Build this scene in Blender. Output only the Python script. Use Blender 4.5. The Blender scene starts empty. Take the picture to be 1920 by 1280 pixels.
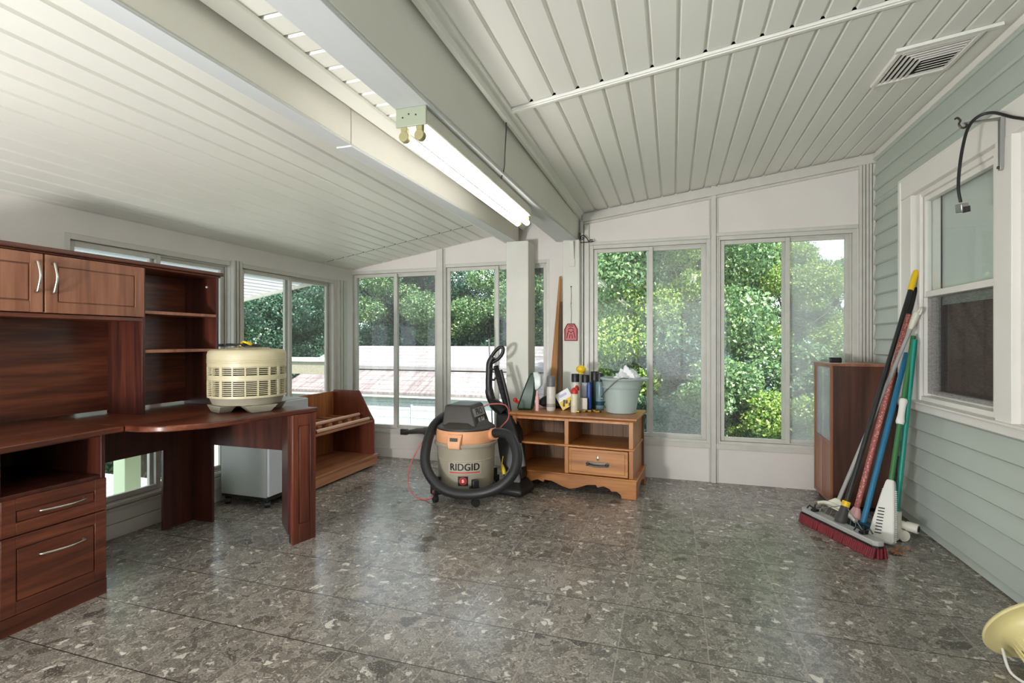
import bpy, bmesh, math, random
import numpy as np
from mathutils import Vector, Matrix, Euler
random.seed(7)
PI = math.pi
scn = bpy.context.scene
COL = scn.collection

# ------------------------------------------------------------------ camera, sky, sun, exposure
cam_d = bpy.data.cameras.new('camera'); cam = bpy.data.objects.new('camera', cam_d); COL.objects.link(cam)
cam.location = (0, 0, 1.093); cam.rotation_euler = (PI/2, 0, 0.307)
cam_d.sensor_width = 36; cam_d.lens = 36*950/1920; cam_d.shift_y = -1/1920; cam_d.clip_start = 0.03; cam_d.clip_end = 300
scn.camera = cam
scn.view_settings.view_transform = 'Standard'; scn.view_settings.look = 'None'
scn.view_settings.gamma = 1; scn.view_settings.use_curve_mapping = False
scn.view_settings.exposure = 1.0
scn.cycles.max_bounces = 10; scn.cycles.diffuse_bounces = 6; scn.cycles.transparent_max_bounces = 24
scn.cycles.sample_clamp_indirect = 6; scn.cycles.caustics_reflective = False; scn.cycles.caustics_refractive = False

W = bpy.data.worlds.new('sky'); scn.world = W; W.use_nodes = True
_n = W.node_tree.nodes; _l = W.node_tree.links
_bg = _n['Background']; _bg.inputs[0].default_value = (0.80, 0.90, 1.0, 1); _bg.inputs[1].default_value = 1.7

def lamp(name, kind, loc, rot, energy, color=(1, 1, 1), **kw):
    d = bpy.data.lights.new(name, kind); d.energy = energy; d.color = color
    for k, v in kw.items(): setattr(d, k, v)
    o = bpy.data.objects.new(name, d); COL.objects.link(o); o.location = loc; o.rotation_euler = rot
    return o
sun = lamp('sun', 'SUN', (6, -8, 14), (0, 0, 0), 6.5, (1, .94, .84), angle=0.02)
sun.rotation_euler = Vector((-0.45, 0.55, -0.95)).to_track_quat('-Z', 'Y').to_euler()
# added fill lamps: one in place of rear daylight, one washing the ceiling
lamp('rear_fill', 'AREA', (-0.7, -2.45, 1.15), (PI/2, 0, 0), 18, (0.95, 0.98, 1.0), shape='RECTANGLE', size=3.6, size_y=1.7)
fl = lamp('ceiling_fill', 'SPOT', (-1.85, -1.35, 0.55), (0, 0, 0), 250, (1.0, 0.98, 0.96), spot_size=math.radians(110), spot_blend=1.0, shadow_soft_size=0.18)
fl.rotation_euler = (Vector((-0.7, 3.2, 2.9))-Vector(fl.location)).to_track_quat('-Z', 'Y').to_euler()

# ------------------------------------------------------------------ materials
def nodes(m):
    m.use_nodes = True
    return m.node_tree.nodes, m.node_tree.links, m.node_tree.nodes['Principled BSDF']
def lin(c):
    return tuple((x/12.92 if x <= .04045 else ((x+.055)/1.055)**2.4) for x in c)
def S(r, g, b): return lin((r/255, g/255, b/255))
def mat(name, col, rough=.5, metal=0., var=0., vs=6., bump=0., bs=60., spec=.5, coat=0., stretch=(1, 1, 1), emit=None, es=0.):
    m = bpy.data.materials.new(name); n, l, p = nodes(m)
    p.inputs['Base Color'].default_value = (*col, 1); p.inputs['Roughness'].default_value = rough
    p.inputs['Metallic'].default_value = metal; p.inputs['Specular IOR Level'].default_value = spec
    p.inputs['Coat Weight'].default_value = coat
    if emit: p.inputs['Emission Color'].default_value = (*emit, 1); p.inputs['Emission Strength'].default_value = es
    if var or bump:
        tc = n.new('ShaderNodeTexCoord'); mp = n.new('ShaderNodeMapping'); mp.inputs['Scale'].default_value = stretch
        l.new(tc.outputs['Object'], mp.inputs[0])
    if var:
        no = n.new('ShaderNodeTexNoise'); no.inputs['Scale'].default_value = vs; no.inputs['Detail'].default_value = 4
        l.new(mp.outputs[0], no.inputs['Vector'])
        mr = n.new('ShaderNodeMapRange'); mr.inputs[1].default_value = .3; mr.inputs[2].default_value = .7
        mr.inputs[3].default_value = 1-var; mr.inputs[4].default_value = 1+var
        l.new(no.outputs[0], mr.inputs[0])
        mx = n.new('ShaderNodeMix'); mx.data_type = 'RGBA'; mx.blend_type = 'MULTIPLY'; mx.inputs[0].default_value = 1
        mx.inputs[6].default_value = (*col, 1); l.new(mr.outputs[0], mx.inputs[7]); l.new(mx.outputs[2], p.inputs['Base Color'])
    if bump:
        nb = n.new('ShaderNodeTexNoise'); nb.inputs['Scale'].default_value = bs; nb.inputs['Detail'].default_value = 3
        l.new(mp.outputs[0], nb.inputs['Vector'])
        b = n.new('ShaderNodeBump'); b.inputs['Strength'].default_value = bump; b.inputs['Distance'].default_value = .004
        l.new(nb.outputs[0], b.inputs['Height']); l.new(b.outputs[0], p.inputs['Normal'])
    return m
def ramp(n, stops):
    r = n.new('ShaderNodeValToRGB'); e = r.color_ramp.elements
    while len(e) < len(stops): e.new(.5)
    for i, (pos, c) in enumerate(stops): e[i].position = pos; e[i].color = (*c, 1)
    return r
def wood(name, cols, axis='Z', rough=.4, scale=5., along=.07, coat=0., bump=.08):
    """grain runs along `axis` of the object"""
    m = bpy.data.materials.new(name); n, l, p = nodes(m)
    tc = n.new('ShaderNodeTexCoord'); mp = n.new('ShaderNodeMapping')
    mp.inputs['Scale'].default_value = tuple(along if a == axis else 1. for a in 'XYZ'); mp.inputs['Location'].default_value = (.37, .21, .63)
    l.new(tc.outputs['Object'], mp.inputs[0])
    a = n.new('ShaderNodeTexNoise'); a.inputs['Scale'].default_value = scale*2.2; a.inputs['Detail'].default_value = 6; a.inputs['Distortion'].default_value = 1.4
    b = n.new('ShaderNodeTexNoise'); b.inputs['Scale'].default_value = scale*16; b.inputs['Detail'].default_value = 3
    l.new(mp.outputs[0], a.inputs['Vector']); l.new(mp.outputs[0], b.inputs['Vector'])
    mx = n.new('ShaderNodeMix'); mx.data_type = 'FLOAT'; mx.inputs[0].default_value = .3
    l.new(a.outputs[0], mx.inputs[2]); l.new(b.outputs[0], mx.inputs[3])
    r = ramp(n, [(.30, cols[0]), (.48, cols[1]), (.66, cols[2])])
    l.new(mx.outputs[0], r.inputs[0]); l.new(r.outputs[0], p.inputs['Base Color'])
    p.inputs['Roughness'].default_value = rough; p.inputs['Coat Weight'].default_value = coat; p.inputs['Coat Roughness'].default_value = .25
    if bump:
        bp = n.new('ShaderNodeBump'); bp.inputs['Strength'].default_value = bump; bp.inputs['Distance'].default_value = .002
        l.new(mx.outputs[0], bp.inputs['Height']); l.new(bp.outputs[0], p.inputs['Normal'])
    return m
def glass_mat(name, tint=(1, 1, 1), ior=1.45, rough=0.0, dirt_glare=0.0):
    m = bpy.data.materials.new(name); m.use_nodes = True; n = m.node_tree.nodes; l = m.node_tree.links; n.clear()
    o = n.new('ShaderNodeOutputMaterial'); t = n.new('ShaderNodeBsdfTransparent'); t.inputs[0].default_value = (*tint, 1)
    g = n.new('ShaderNodeBsdfGlossy'); g.inputs['Roughness'].default_value = rough
    f = n.new('ShaderNodeFresnel'); f.inputs['IOR'].default_value = ior
    ge = n.new('ShaderNodeNewGeometry'); iv = n.new('ShaderNodeMath'); iv.operation = 'SUBTRACT'; iv.inputs[0].default_value = 1; l.new(ge.outputs['Backfacing'], iv.inputs[1])
    fm = n.new('ShaderNodeMath'); fm.operation = 'MULTIPLY'; l.new(f.outputs[0], fm.inputs[0]); l.new(iv.outputs[0], fm.inputs[1])   # one reflection per pane, at the face turned to the ray
    mx = n.new('ShaderNodeMixShader'); l.new(fm.outputs[0], mx.inputs[0]); l.new(t.outputs[0], mx.inputs[1]); l.new(g.outputs[0], mx.inputs[2])
    last = mx
    if dirt_glare:
        d = n.new('ShaderNodeBsdfDiffuse'); d.inputs[0].default_value = (.7, .7, .7, 1); m2 = n.new('ShaderNodeMixShader'); m2.inputs[0].default_value = dirt_glare
        l.new(mx.outputs[0], m2.inputs[1]); l.new(d.outputs[0], m2.inputs[2]); last = m2
    l.new(last.outputs[0], o.inputs[0]); return m
def screen_mat(name, cover, col=(.42, .43, .46)):
    m = bpy.data.materials.new(name); m.use_nodes = True; n = m.node_tree.nodes; l = m.node_tree.links; n.clear()
    o = n.new('ShaderNodeOutputMaterial'); t = n.new('ShaderNodeBsdfTransparent'); d = n.new('ShaderNodeBsdfDiffuse'); d.inputs[0].default_value = (*col, 1)
    tc = n.new('ShaderNodeTexCoord'); mp = n.new('ShaderNodeMapping'); mp.inputs['Scale'].default_value = (1, 1, 6); l.new(tc.outputs['Object'], mp.inputs[0])
    no = n.new('ShaderNodeTexNoise'); no.inputs['Scale'].default_value = 40; no.inputs['Detail'].default_value = 3; l.new(mp.outputs[0], no.inputs['Vector'])
    mr = n.new('ShaderNodeMapRange'); mr.inputs[1].default_value = .3; mr.inputs[2].default_value = .7; mr.inputs[3].default_value = cover-.13; mr.inputs[4].default_value = cover+.13
    l.new(no.outputs[0], mr.inputs[0])
    mx = n.new('ShaderNodeMixShader'); l.new(mr.outputs[0], mx.inputs[0]); l.new(t.outputs[0], mx.inputs[1]); l.new(d.outputs[0], mx.inputs[2]); l.new(mx.outputs[0], o.inputs[0]); return m
def leaf_mat(name, cols, trans=.35):
    m = bpy.data.materials.new(name); m.use_nodes = True; n = m.node_tree.nodes; l = m.node_tree.links; n.clear()
    o = n.new('ShaderNodeOutputMaterial'); g = n.new('ShaderNodeNewGeometry')
    r = ramp(n, [(0, cols[0]), (.5, cols[1]), (1, cols[2])]); l.new(g.outputs['Random Per Island'], r.inputs[0])
    d = n.new('ShaderNodeBsdfDiffuse'); t = n.new('ShaderNodeBsdfTranslucent'); gl = n.new('ShaderNodeBsdfGlossy'); gl.inputs['Roughness'].default_value = .45
    l.new(r.outputs[0], d.inputs[0]); l.new(r.outputs[0], t.inputs[0])
    a = n.new('ShaderNodeMixShader'); a.inputs[0].default_value = trans; l.new(d.outputs[0], a.inputs[1]); l.new(t.outputs[0], a.inputs[2])
    b = n.new('ShaderNodeMixShader'); b.inputs[0].default_value = .06; l.new(a.outputs[0], b.inputs[1]); l.new(gl.outputs[0], b.inputs[2]); l.new(b.outputs[0], o.inputs[0]); return m

def floor_mat():
    m = bpy.data.materials.new('breccia_floor_tile'); n, l, p = nodes(m)
    def M(op, a, b=None, c=None):
        x = n.new('ShaderNodeMath'); x.operation = op
        for i, v in enumerate((a, b, c)):
            if v is None: continue
            if isinstance(v, (int, float)): x.inputs[i].default_value = v
            else: l.new(v, x.inputs[i])
        return x.outputs[0]
    def mixc(f, a, b):
        x = n.new('ShaderNodeMix'); x.data_type = 'RGBA'
        if isinstance(f, (int, float)): x.inputs[0].default_value = f
        else: l.new(f, x.inputs[0])
        for i, v in ((6, a), (7, b)):
            if isinstance(v, tuple): x.inputs[i].default_value = (*v, 1)
            else: l.new(v, x.inputs[i])
        return x.outputs[2]
    tc = n.new('ShaderNodeTexCoord'); sp = n.new('ShaderNodeSeparateXYZ'); l.new(tc.outputs['Object'], sp.inputs[0])
    T = .3048
    tx = M('DIVIDE', M('ADD', sp.outputs[0], .186+T*40), T); ty = M('DIVIDE', M('ADD', sp.outputs[1], -.005+T*40), T)
    fx = M('FRACT', tx); fy = M('FRACT', ty)
    cell = n.new('ShaderNodeCombineXYZ'); l.new(M('FLOOR', tx), cell.inputs[0]); l.new(M('FLOOR', ty), cell.inputs[1])
    wn = n.new('ShaderNodeTexWhiteNoise'); wn.noise_dimensions = '3D'; l.new(cell.outputs[0], wn.inputs['Vector'])
    sc = n.new('ShaderNodeVectorMath'); sc.operation = 'SCALE'; l.new(wn.outputs['Color'], sc.inputs[0]); sc.inputs['Scale'].default_value = 7.
    ad = n.new('ShaderNodeVectorMath'); ad.operation = 'ADD'; l.new(tc.outputs['Object'], ad.inputs[0]); l.new(sc.outputs[0], ad.inputs[1])
    # warp
    nz = n.new('ShaderNodeTexNoise'); nz.inputs['Scale'].default_value = 14; nz.inputs['Detail'].default_value = 4; l.new(ad.outputs[0], nz.inputs['Vector'])
    w1 = n.new('ShaderNodeVectorMath'); w1.operation = 'SUBTRACT'; l.new(nz.outputs['Color'], w1.inputs[0]); w1.inputs[1].default_value = (.5, .5, .5)
    w2 = n.new('ShaderNodeVectorMath'); w2.operation = 'SCALE'; l.new(w1.outputs[0], w2.inputs[0]); w2.inputs['Scale'].default_value = .10
    P = n.new('ShaderNodeVectorMath'); P.operation = 'ADD'; l.new(ad.outputs[0], P.inputs[0]); l.new(w2.outputs[0], P.inputs[1])
    def vor(scale, feat='F1', rnd=1.):
        v = n.new('ShaderNodeTexVoronoi'); v.feature = feat; v.inputs['Scale'].default_value = scale; v.inputs['Randomness'].default_value = rnd
        l.new(P.outputs[0], v.inputs['Vector']); return v
    def rnd(v, ch=0):
        s = n.new('ShaderNodeSeparateColor'); l.new(v.outputs['Color'], s.inputs[0]); return s.outputs[ch]
    vb = vor(11); vbe = vor(11, 'DISTANCE_TO_EDGE'); vs_ = vor(34); vse = vor(34, 'DISTANCE_TO_EDGE'); vf = vor(95)
    big = ramp(n, [(0, S(74, 69, 64)), (.5, S(104, 98, 92)), (1, S(132, 125, 118))]); l.new(rnd(vb, 1), big.inputs[0])
    small = ramp(n, [(0, S(96, 90, 84)), (.5, S(120, 113, 106)), (1, S(138, 131, 123))]); l.new(rnd(vs_, 1), small.inputs[0])
    fine = ramp(n, [(0, S(92, 86, 80)), (.6, S(124, 117, 110)), (.88, S(146, 139, 131)), (1, S(184, 176, 167))]); l.new(rnd(vf, 1), fine.inputs[0])
    n2 = n.new('ShaderNodeTexNoise'); n2.inputs['Scale'].default_value = 160; n2.inputs['Detail'].default_value = 5; l.new(ad.outputs[0], n2.inputs['Vector'])
    c = mixc(M('GREATER_THAN', rnd(vs_, 2), .45), fine.outputs[0], small.outputs[0])
    mb = M('MULTIPLY', M('GREATER_THAN', rnd(vb, 0), .70), M('GREATER_THAN', vbe.outputs['Distance'], .16))
    c = mixc(mb, c, big.outputs[0])
    # pale chips and crescent veins
    mw = M('MULTIPLY', M('GREATER_THAN', rnd(vs_, 0), .955), M('GREATER_THAN', vse.outputs['Distance'], .12))
    c = mixc(M('MULTIPLY', mw, .85), c, S(205, 198, 188))
    ve = M('MULTIPLY', M('LESS_THAN', vse.outputs['Distance'], .045), M('GREATER_THAN', rnd(vs_, 1), .5))
    c = mixc(M('MULTIPLY', M('MULTIPLY', ve, M('GREATER_THAN', nz.outputs[0], .5)), .42), c, S(176, 168, 158))
    sp2 = M('GREATER_THAN', n2.outputs[0], .60); c = mixc(M('MULTIPLY', sp2, .35), c, S(190, 182, 172))
    sp3 = M('LESS_THAN', n2.outputs[0], .41); c = mixc(M('MULTIPLY', sp3, .35), c, S(60, 55, 50))
    # tile to tile tone
    tone = n.new('ShaderNodeMapRange'); tone.inputs[3].default_value = 1.06; tone.inputs[4].default_value = 1.36; l.new(wn.outputs['Value'], tone.inputs[0])
    mu = n.new('ShaderNodeMix'); mu.data_type = 'RGBA'; mu.blend_type = 'MULTIPLY'; mu.inputs[0].default_value = 1; l.new(c, mu.inputs[6]); l.new(tone.outputs[0], mu.inputs[7]); c = mu.outputs[2]
    # joints
    jx = M('LESS_THAN', M('ABSOLUTE', M('SUBTRACT', M('FRACT', M('ADD', tx, .5)), .5)), .0065)
    jy = M('LESS_THAN', M('ABSOLUTE', M('SUBTRACT', M('FRACT', M('ADD', ty, .5)), .5)), .0075)
    c = mixc(M('MULTIPLY', jx, .75), c, S(165, 155, 145)); c = mixc(M('MULTIPLY', jy, .9), c, S(46, 42, 38))
    l.new(c, p.inputs['Base Color'])
    rr = n.new('ShaderNodeMapRange'); rr.inputs[3].default_value = .13; rr.inputs[4].default_value = .34
    n3 = n.new('ShaderNodeTexNoise'); n3.inputs['Scale'].default_value = 3; n3.inputs['Detail'].default_value = 4; l.new(tc.outputs['Object'], n3.inputs['Vector'])
    l.new(n3.outputs[0], rr.inputs[0]); l.new(rr.outputs[0], p.inputs['Roughness'])
    bp = n.new('ShaderNodeBump'); bp.inputs['Strength'].default_value = .12; bp.inputs['Distance'].default_value = .001; l.new(n2.outputs[0], bp.inputs['Height']); l.new(bp.outputs[0], p.inputs['Normal'])
    return m

def stripes_mat(name, c1, c2, scale, axis, rough=.6, thr=.9, noise=0.):
    """lines of c2 on c1 (shingle courses, siding courses) along an axis"""
    m = bpy.data.materials.new(name); n, l, p = nodes(m); tc = n.new('ShaderNodeTexCoord'); sp = n.new('ShaderNodeSeparateXYZ'); l.new(tc.outputs['Object'], sp.inputs[0])
    mu = n.new('ShaderNodeMath'); mu.operation = 'MULTIPLY'; mu.inputs[1].default_value = scale; l.new(sp.outputs['XYZ'.index(axis)], mu.inputs[0])
    fr = n.new('ShaderNodeMath'); fr.operation = 'FRACT'; l.new(mu.outputs[0], fr.inputs[0])
    gt = n.new('ShaderNodeMath'); gt.operation = 'GREATER_THAN'; gt.inputs[1].default_value = thr; l.new(fr.outputs[0], gt.inputs[0])
    mx = n.new('ShaderNodeMix'); mx.data_type = 'RGBA'; mx.inputs[6].default_value = (*c1, 1); mx.inputs[7].default_value = (*c2, 1); l.new(gt.outputs[0], mx.inputs[0])
    out = mx.outputs[2]
    if noise:
        mp = n.new('ShaderNodeMapping'); mp.inputs['Rotation'].default_value = (0, 0, .5); mp.inputs['Scale'].default_value = (5, .5, .5); l.new(tc.outputs['Object'], mp.inputs[0])
        no = n.new('ShaderNodeTexNoise'); no.inputs['Scale'].default_value = 3; no.inputs['Detail'].default_value = 5; l.new(mp.outputs[0], no.inputs['Vector'])
        rp = ramp(n, [(.42, (1, 1, 1)), (.62, (1-noise, 1-noise*1.15, 1-noise*1.1))]); l.new(no.outputs[0], rp.inputs[0])
        m2 = n.new('ShaderNodeMix'); m2.data_type = 'RGBA'; m2.blend_type = 'MULTIPLY'; m2.inputs[0].default_value = 1; l.new(out, m2.inputs[6]); l.new(rp.outputs[0], m2.inputs[7]); out = m2.outputs[2]
    l.new(out, p.inputs['Base Color']); p.inputs['Roughness'].default_value = rough; return m

def check_mat(name, c1, c2, scale):
    m = bpy.data.materials.new(name); n, l, p = nodes(m); tc = n.new('ShaderNodeTexCoord')
    v = n.new('ShaderNodeTexVoronoi'); v.inputs['Scale'].default_value = scale; l.new(tc.outputs['Object'], v.inputs['Vector'])
    r = ramp(n, [(.25, c1), (.45, c2)]); l.new(v.outputs['Distance'], r.inputs[0]); l.new(r.outputs[0], p.inputs['Base Color']); p.inputs['Roughness'].default_value = .45; return m

MT = dict(
 floor=floor_mat(),
 ceil=mat('white_soffit', S(226, 226, 218), .42, var=.03, vs=3, bump=.05, bs=90, stretch=(1, .2, 1)),
 wallp=mat('cream_panel', S(216, 210, 205), .6, var=.03, vs=4),
 wallgrey=mat('grey_white_paint', S(208, 206, 196), .55, var=.04, vs=5),
 trimw=mat('white_trim', S(230, 226, 220), .45, var=.02),
 alu=mat('white_aluminium', S(198, 195, 187), .4, var=.05, vs=12),
 beamw=mat('white_beam', S(218, 216, 207), .5, var=.03, vs=3),
 beamb=mat('grey_beam_board', S(204, 208, 208), .55, var=.05, vs=5, bump=.3, bs=40, stretch=(1, .06, 1)),
 dark=mat('dark_void', S(30, 28, 26), .8),
 siding=mat('sage_siding', S(184, 191, 183), .5, var=.05, vs=5, bump=.15, bs=30, stretch=(1, .1, 1)),
 roof=mat('roof_deck', S(70, 66, 62), .9),
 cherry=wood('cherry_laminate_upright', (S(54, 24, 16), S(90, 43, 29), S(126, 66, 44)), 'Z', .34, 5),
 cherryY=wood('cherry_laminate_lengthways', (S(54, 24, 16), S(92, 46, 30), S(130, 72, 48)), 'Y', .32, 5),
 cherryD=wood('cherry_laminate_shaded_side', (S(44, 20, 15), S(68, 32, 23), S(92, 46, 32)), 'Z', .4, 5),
 doorw=wood('door_laminate', (S(104, 62, 44), S(138, 88, 64), S(160, 110, 84)), 'Z', .38, 4),
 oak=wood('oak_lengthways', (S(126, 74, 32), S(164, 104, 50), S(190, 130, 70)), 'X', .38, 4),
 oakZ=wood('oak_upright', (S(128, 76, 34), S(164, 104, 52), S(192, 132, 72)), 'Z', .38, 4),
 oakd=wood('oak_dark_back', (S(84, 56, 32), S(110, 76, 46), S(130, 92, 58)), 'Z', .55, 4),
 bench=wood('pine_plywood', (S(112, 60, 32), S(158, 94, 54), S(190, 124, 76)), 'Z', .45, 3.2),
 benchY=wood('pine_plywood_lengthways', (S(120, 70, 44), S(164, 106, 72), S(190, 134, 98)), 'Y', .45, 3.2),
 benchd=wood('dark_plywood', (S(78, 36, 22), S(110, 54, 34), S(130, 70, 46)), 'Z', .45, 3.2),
 darkwood=wood('dark_walnut', (S(46, 25, 17), S(72, 41, 29), S(94, 56, 40)), 'Z', .38, 4),
 rodwood=wood('pale_rod_wood', (S(176, 128, 100), S(206, 160, 132), S(226, 186, 160)), 'Y', .35, 5),
 board=wood('rough_board', (S(140, 96, 52), S(172, 122, 70), S(190, 142, 90)), 'Z', .6, 6),
 boardd=wood('dark_board', (S(60, 44, 34), S(88, 66, 50), S(108, 84, 64)), 'Z', .7, 6),  # darker tone for the board's right face
 nickel=mat('brushed_nickel', S(205, 200, 190), .28, 1.),
 steel=mat('steel', S(170, 170, 168), .35, 1.),
 pewter=mat('pewter', S(92, 86, 78), .38, .9),
 black=mat('black_plastic', S(26, 26, 27), .42, var=.1),
 rubber=mat('black_rubber', S(22, 22, 23), .6),
 hose=mat('ribbed_black_hose', S(30, 30, 31), .48),
 charcoal=mat('charcoal_plastic', S(58, 54, 50), .5, var=.06, bump=.1, bs=200),
 khaki=mat('khaki_plastic', S(160, 152, 134), .45, var=.05, vs=8),
 orange=mat('faded_orange_plastic', S(222, 160, 118), .42, var=.07, vs=9),
 red=mat('red_plastic', S(196, 44, 34), .4),
 labelred=mat('label_red', S(200, 50, 48), .5),
 inkblack=mat('label_black', S(18, 18, 18), .5),
 labelgrey=mat('label_grey', S(150, 146, 140), .5),
 white=mat('white_plastic', S(228, 226, 220), .4, var=.02),
 offwhite=mat('offwhite_plastic', S(222, 218, 200), .45, var=.05),
 beige=mat('beige_plastic', S(192, 182, 150), .42, var=.03, vs=5),
 beiged=mat('beige_grey_plastic', S(150, 144, 126), .5),
 grille_in=mat('grille_inside', S(66, 60, 52), .7),
 grey=mat('grey_metal', S(158, 160, 152), .45, .0, var=.03),
 greyl=mat('light_grey_metal', S(196, 198, 204), .4),
 cream=mat('pale_yellow_plastic', S(222, 208, 150), .38, var=.04, vs=6),
 green=mat('dark_green_plastic', S(24, 58, 40), .4),
 cloudgrey=mat('smoky_plastic', S(128, 128, 128), .3),
 clear=mat('cloudy_plastic', S(205, 214, 210), .3),
 spray=mat('pale_can_label', S(206, 200, 194), .35, var=.08, vs=30),
 sprayt=mat('teal_grey_can', S(112, 140, 144), .32, var=.12, vs=30),
 blue=mat('blue_can', S(36, 66, 140), .35),
 greycap=mat('grey_cap', S(104, 102, 106), .45),
 yellow=mat('yellow_plastic', S(228, 190, 30), .42),
 bucket=mat('grey_green_bucket', S(166, 180, 176), .4, var=.03, vs=5),
 rag=mat('white_cloth', S(238, 238, 240), .85, bump=.4, bs=40),
 pinkp=check_mat('pink_patterned_sleeve', S(224, 160, 148), S(176, 92, 86), 90),
 pinkh=mat('pink_plastic', S(226, 168, 168), .45),
 bluep=mat('blue_pole', S(40, 118, 158), .35),
 navy=mat('dark_blue_bristles', S(24, 62, 84), .7),
 greenp=mat('green_pole', S(56, 116, 66), .38),
 teal=mat('teal_pole', S(18, 138, 120), .35),
 redbr=mat('red_bristles', S(112, 20, 30), .7, var=.25, vs=60, stretch=(1, 1, .1)),
 brushtop=mat('grey_broom_block', S(168, 168, 164), .5, var=.08),
 pvc=mat('white_pvc', S(226, 220, 206), .35),
 plaque=mat('pink_red_plaque', S(186, 90, 92), .5, var=.08, vs=20),
 plaqued=mat('dark_red_paint', S(112, 32, 38), .5),
 wire=mat('thin_wire', S(64, 60, 54), .5),
 cordpink=mat('faded_red_cord', S(190, 96, 88), .5),
 leafdry=mat('dry_leaf', S(158, 98, 58), .8, var=.2, vs=40),
 tube=mat('lit_fluorescent_tube', (1, 1, 1), .3, emit=(1, .97, .92), es=5.5),
 fixture=mat('white_fixture', S(206, 202, 188), .4, var=.03),
 fixgreen=mat('fixture_end_plate', S(142, 148, 128), .45),
 holder=mat('lamp_holder', S(142, 136, 96), .45),
 glass=glass_mat('window_glass', (.97, .99, .98), 1.45, dirt_glare=.02),
 cabglass=glass_mat('cabinet_glass', (.80, .90, .90), 2.3, .03, dirt_glare=.32),  # pale diffuse share puts the reflected window glare into the colour
 screen=screen_mat('insect_screen_grey', .30, (.36, .37, .40)),
 screenw3=screen_mat('insect_screen_pale', .34, (.60, .61, .62)),
 screenlight=screen_mat('insect_screen_thin', .22),
 screenhaze=screen_mat('insect_screen_hazy', .58, (.80, .81, .86)),  # pale haze over the mesh is put into its colour
 screendark=screen_mat('dark_insect_screen', .45, (.07, .06, .06)),
 palesheet=mat('pale_grey_sheet', S(206, 212, 208), .8),
 curtain=mat('brown_curtain', S(120, 98, 84), .9, var=.1),
 deck=stripes_mat('white_deck_boards', S(236, 234, 232), S(120, 116, 114), 7.2, 'X', .6, .95),
 awning=leaf_mat('white_fibreglass_sheet', ((.5, .51, .5), (.5, .51, .5), (.5, .51, .5)), .45),
 postg=mat('pale_green_post', S(206, 222, 184), .6),
 shedroof=stripes_mat('grey_shingles', S(146, 142, 144), S(120, 115, 118), 5.2, 'Y', .8, .86, .12),
 shedroofb=stripes_mat('weathered_shingles', S(150, 141, 142), S(120, 105, 105), 4.6, 'Y', .8, .9, .35),
 shedwall=stripes_mat('white_shed_siding', S(196, 204, 210), S(150, 160, 168), 6., 'Z', .6, .93),
 shutter=mat('grey_shutter', S(112, 122, 126), .6),
 pane_dark=mat('shed_window_pane', S(74, 92, 96), .15),
 soil=mat('garden_ground', S(96, 108, 66), .95, var=.4, vs=2),
 bark=mat('tree_bark', S(74, 66, 58), .9, var=.3, vs=8, bump=.6, bs=20, stretch=(1, 1, .2)),
 leafA=leaf_mat('bright_leaves', (S(62, 104, 40), S(124, 164, 62), S(196, 212, 112))),
 leafB=leaf_mat('mid_green_leaves', (S(48, 86, 52), S(92, 134, 80), S(160, 186, 126))),
 leafC=leaf_mat('dark_blue_green_leaves', (S(28, 58, 48), S(52, 94, 78), S(100, 138, 104))),
)

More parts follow.
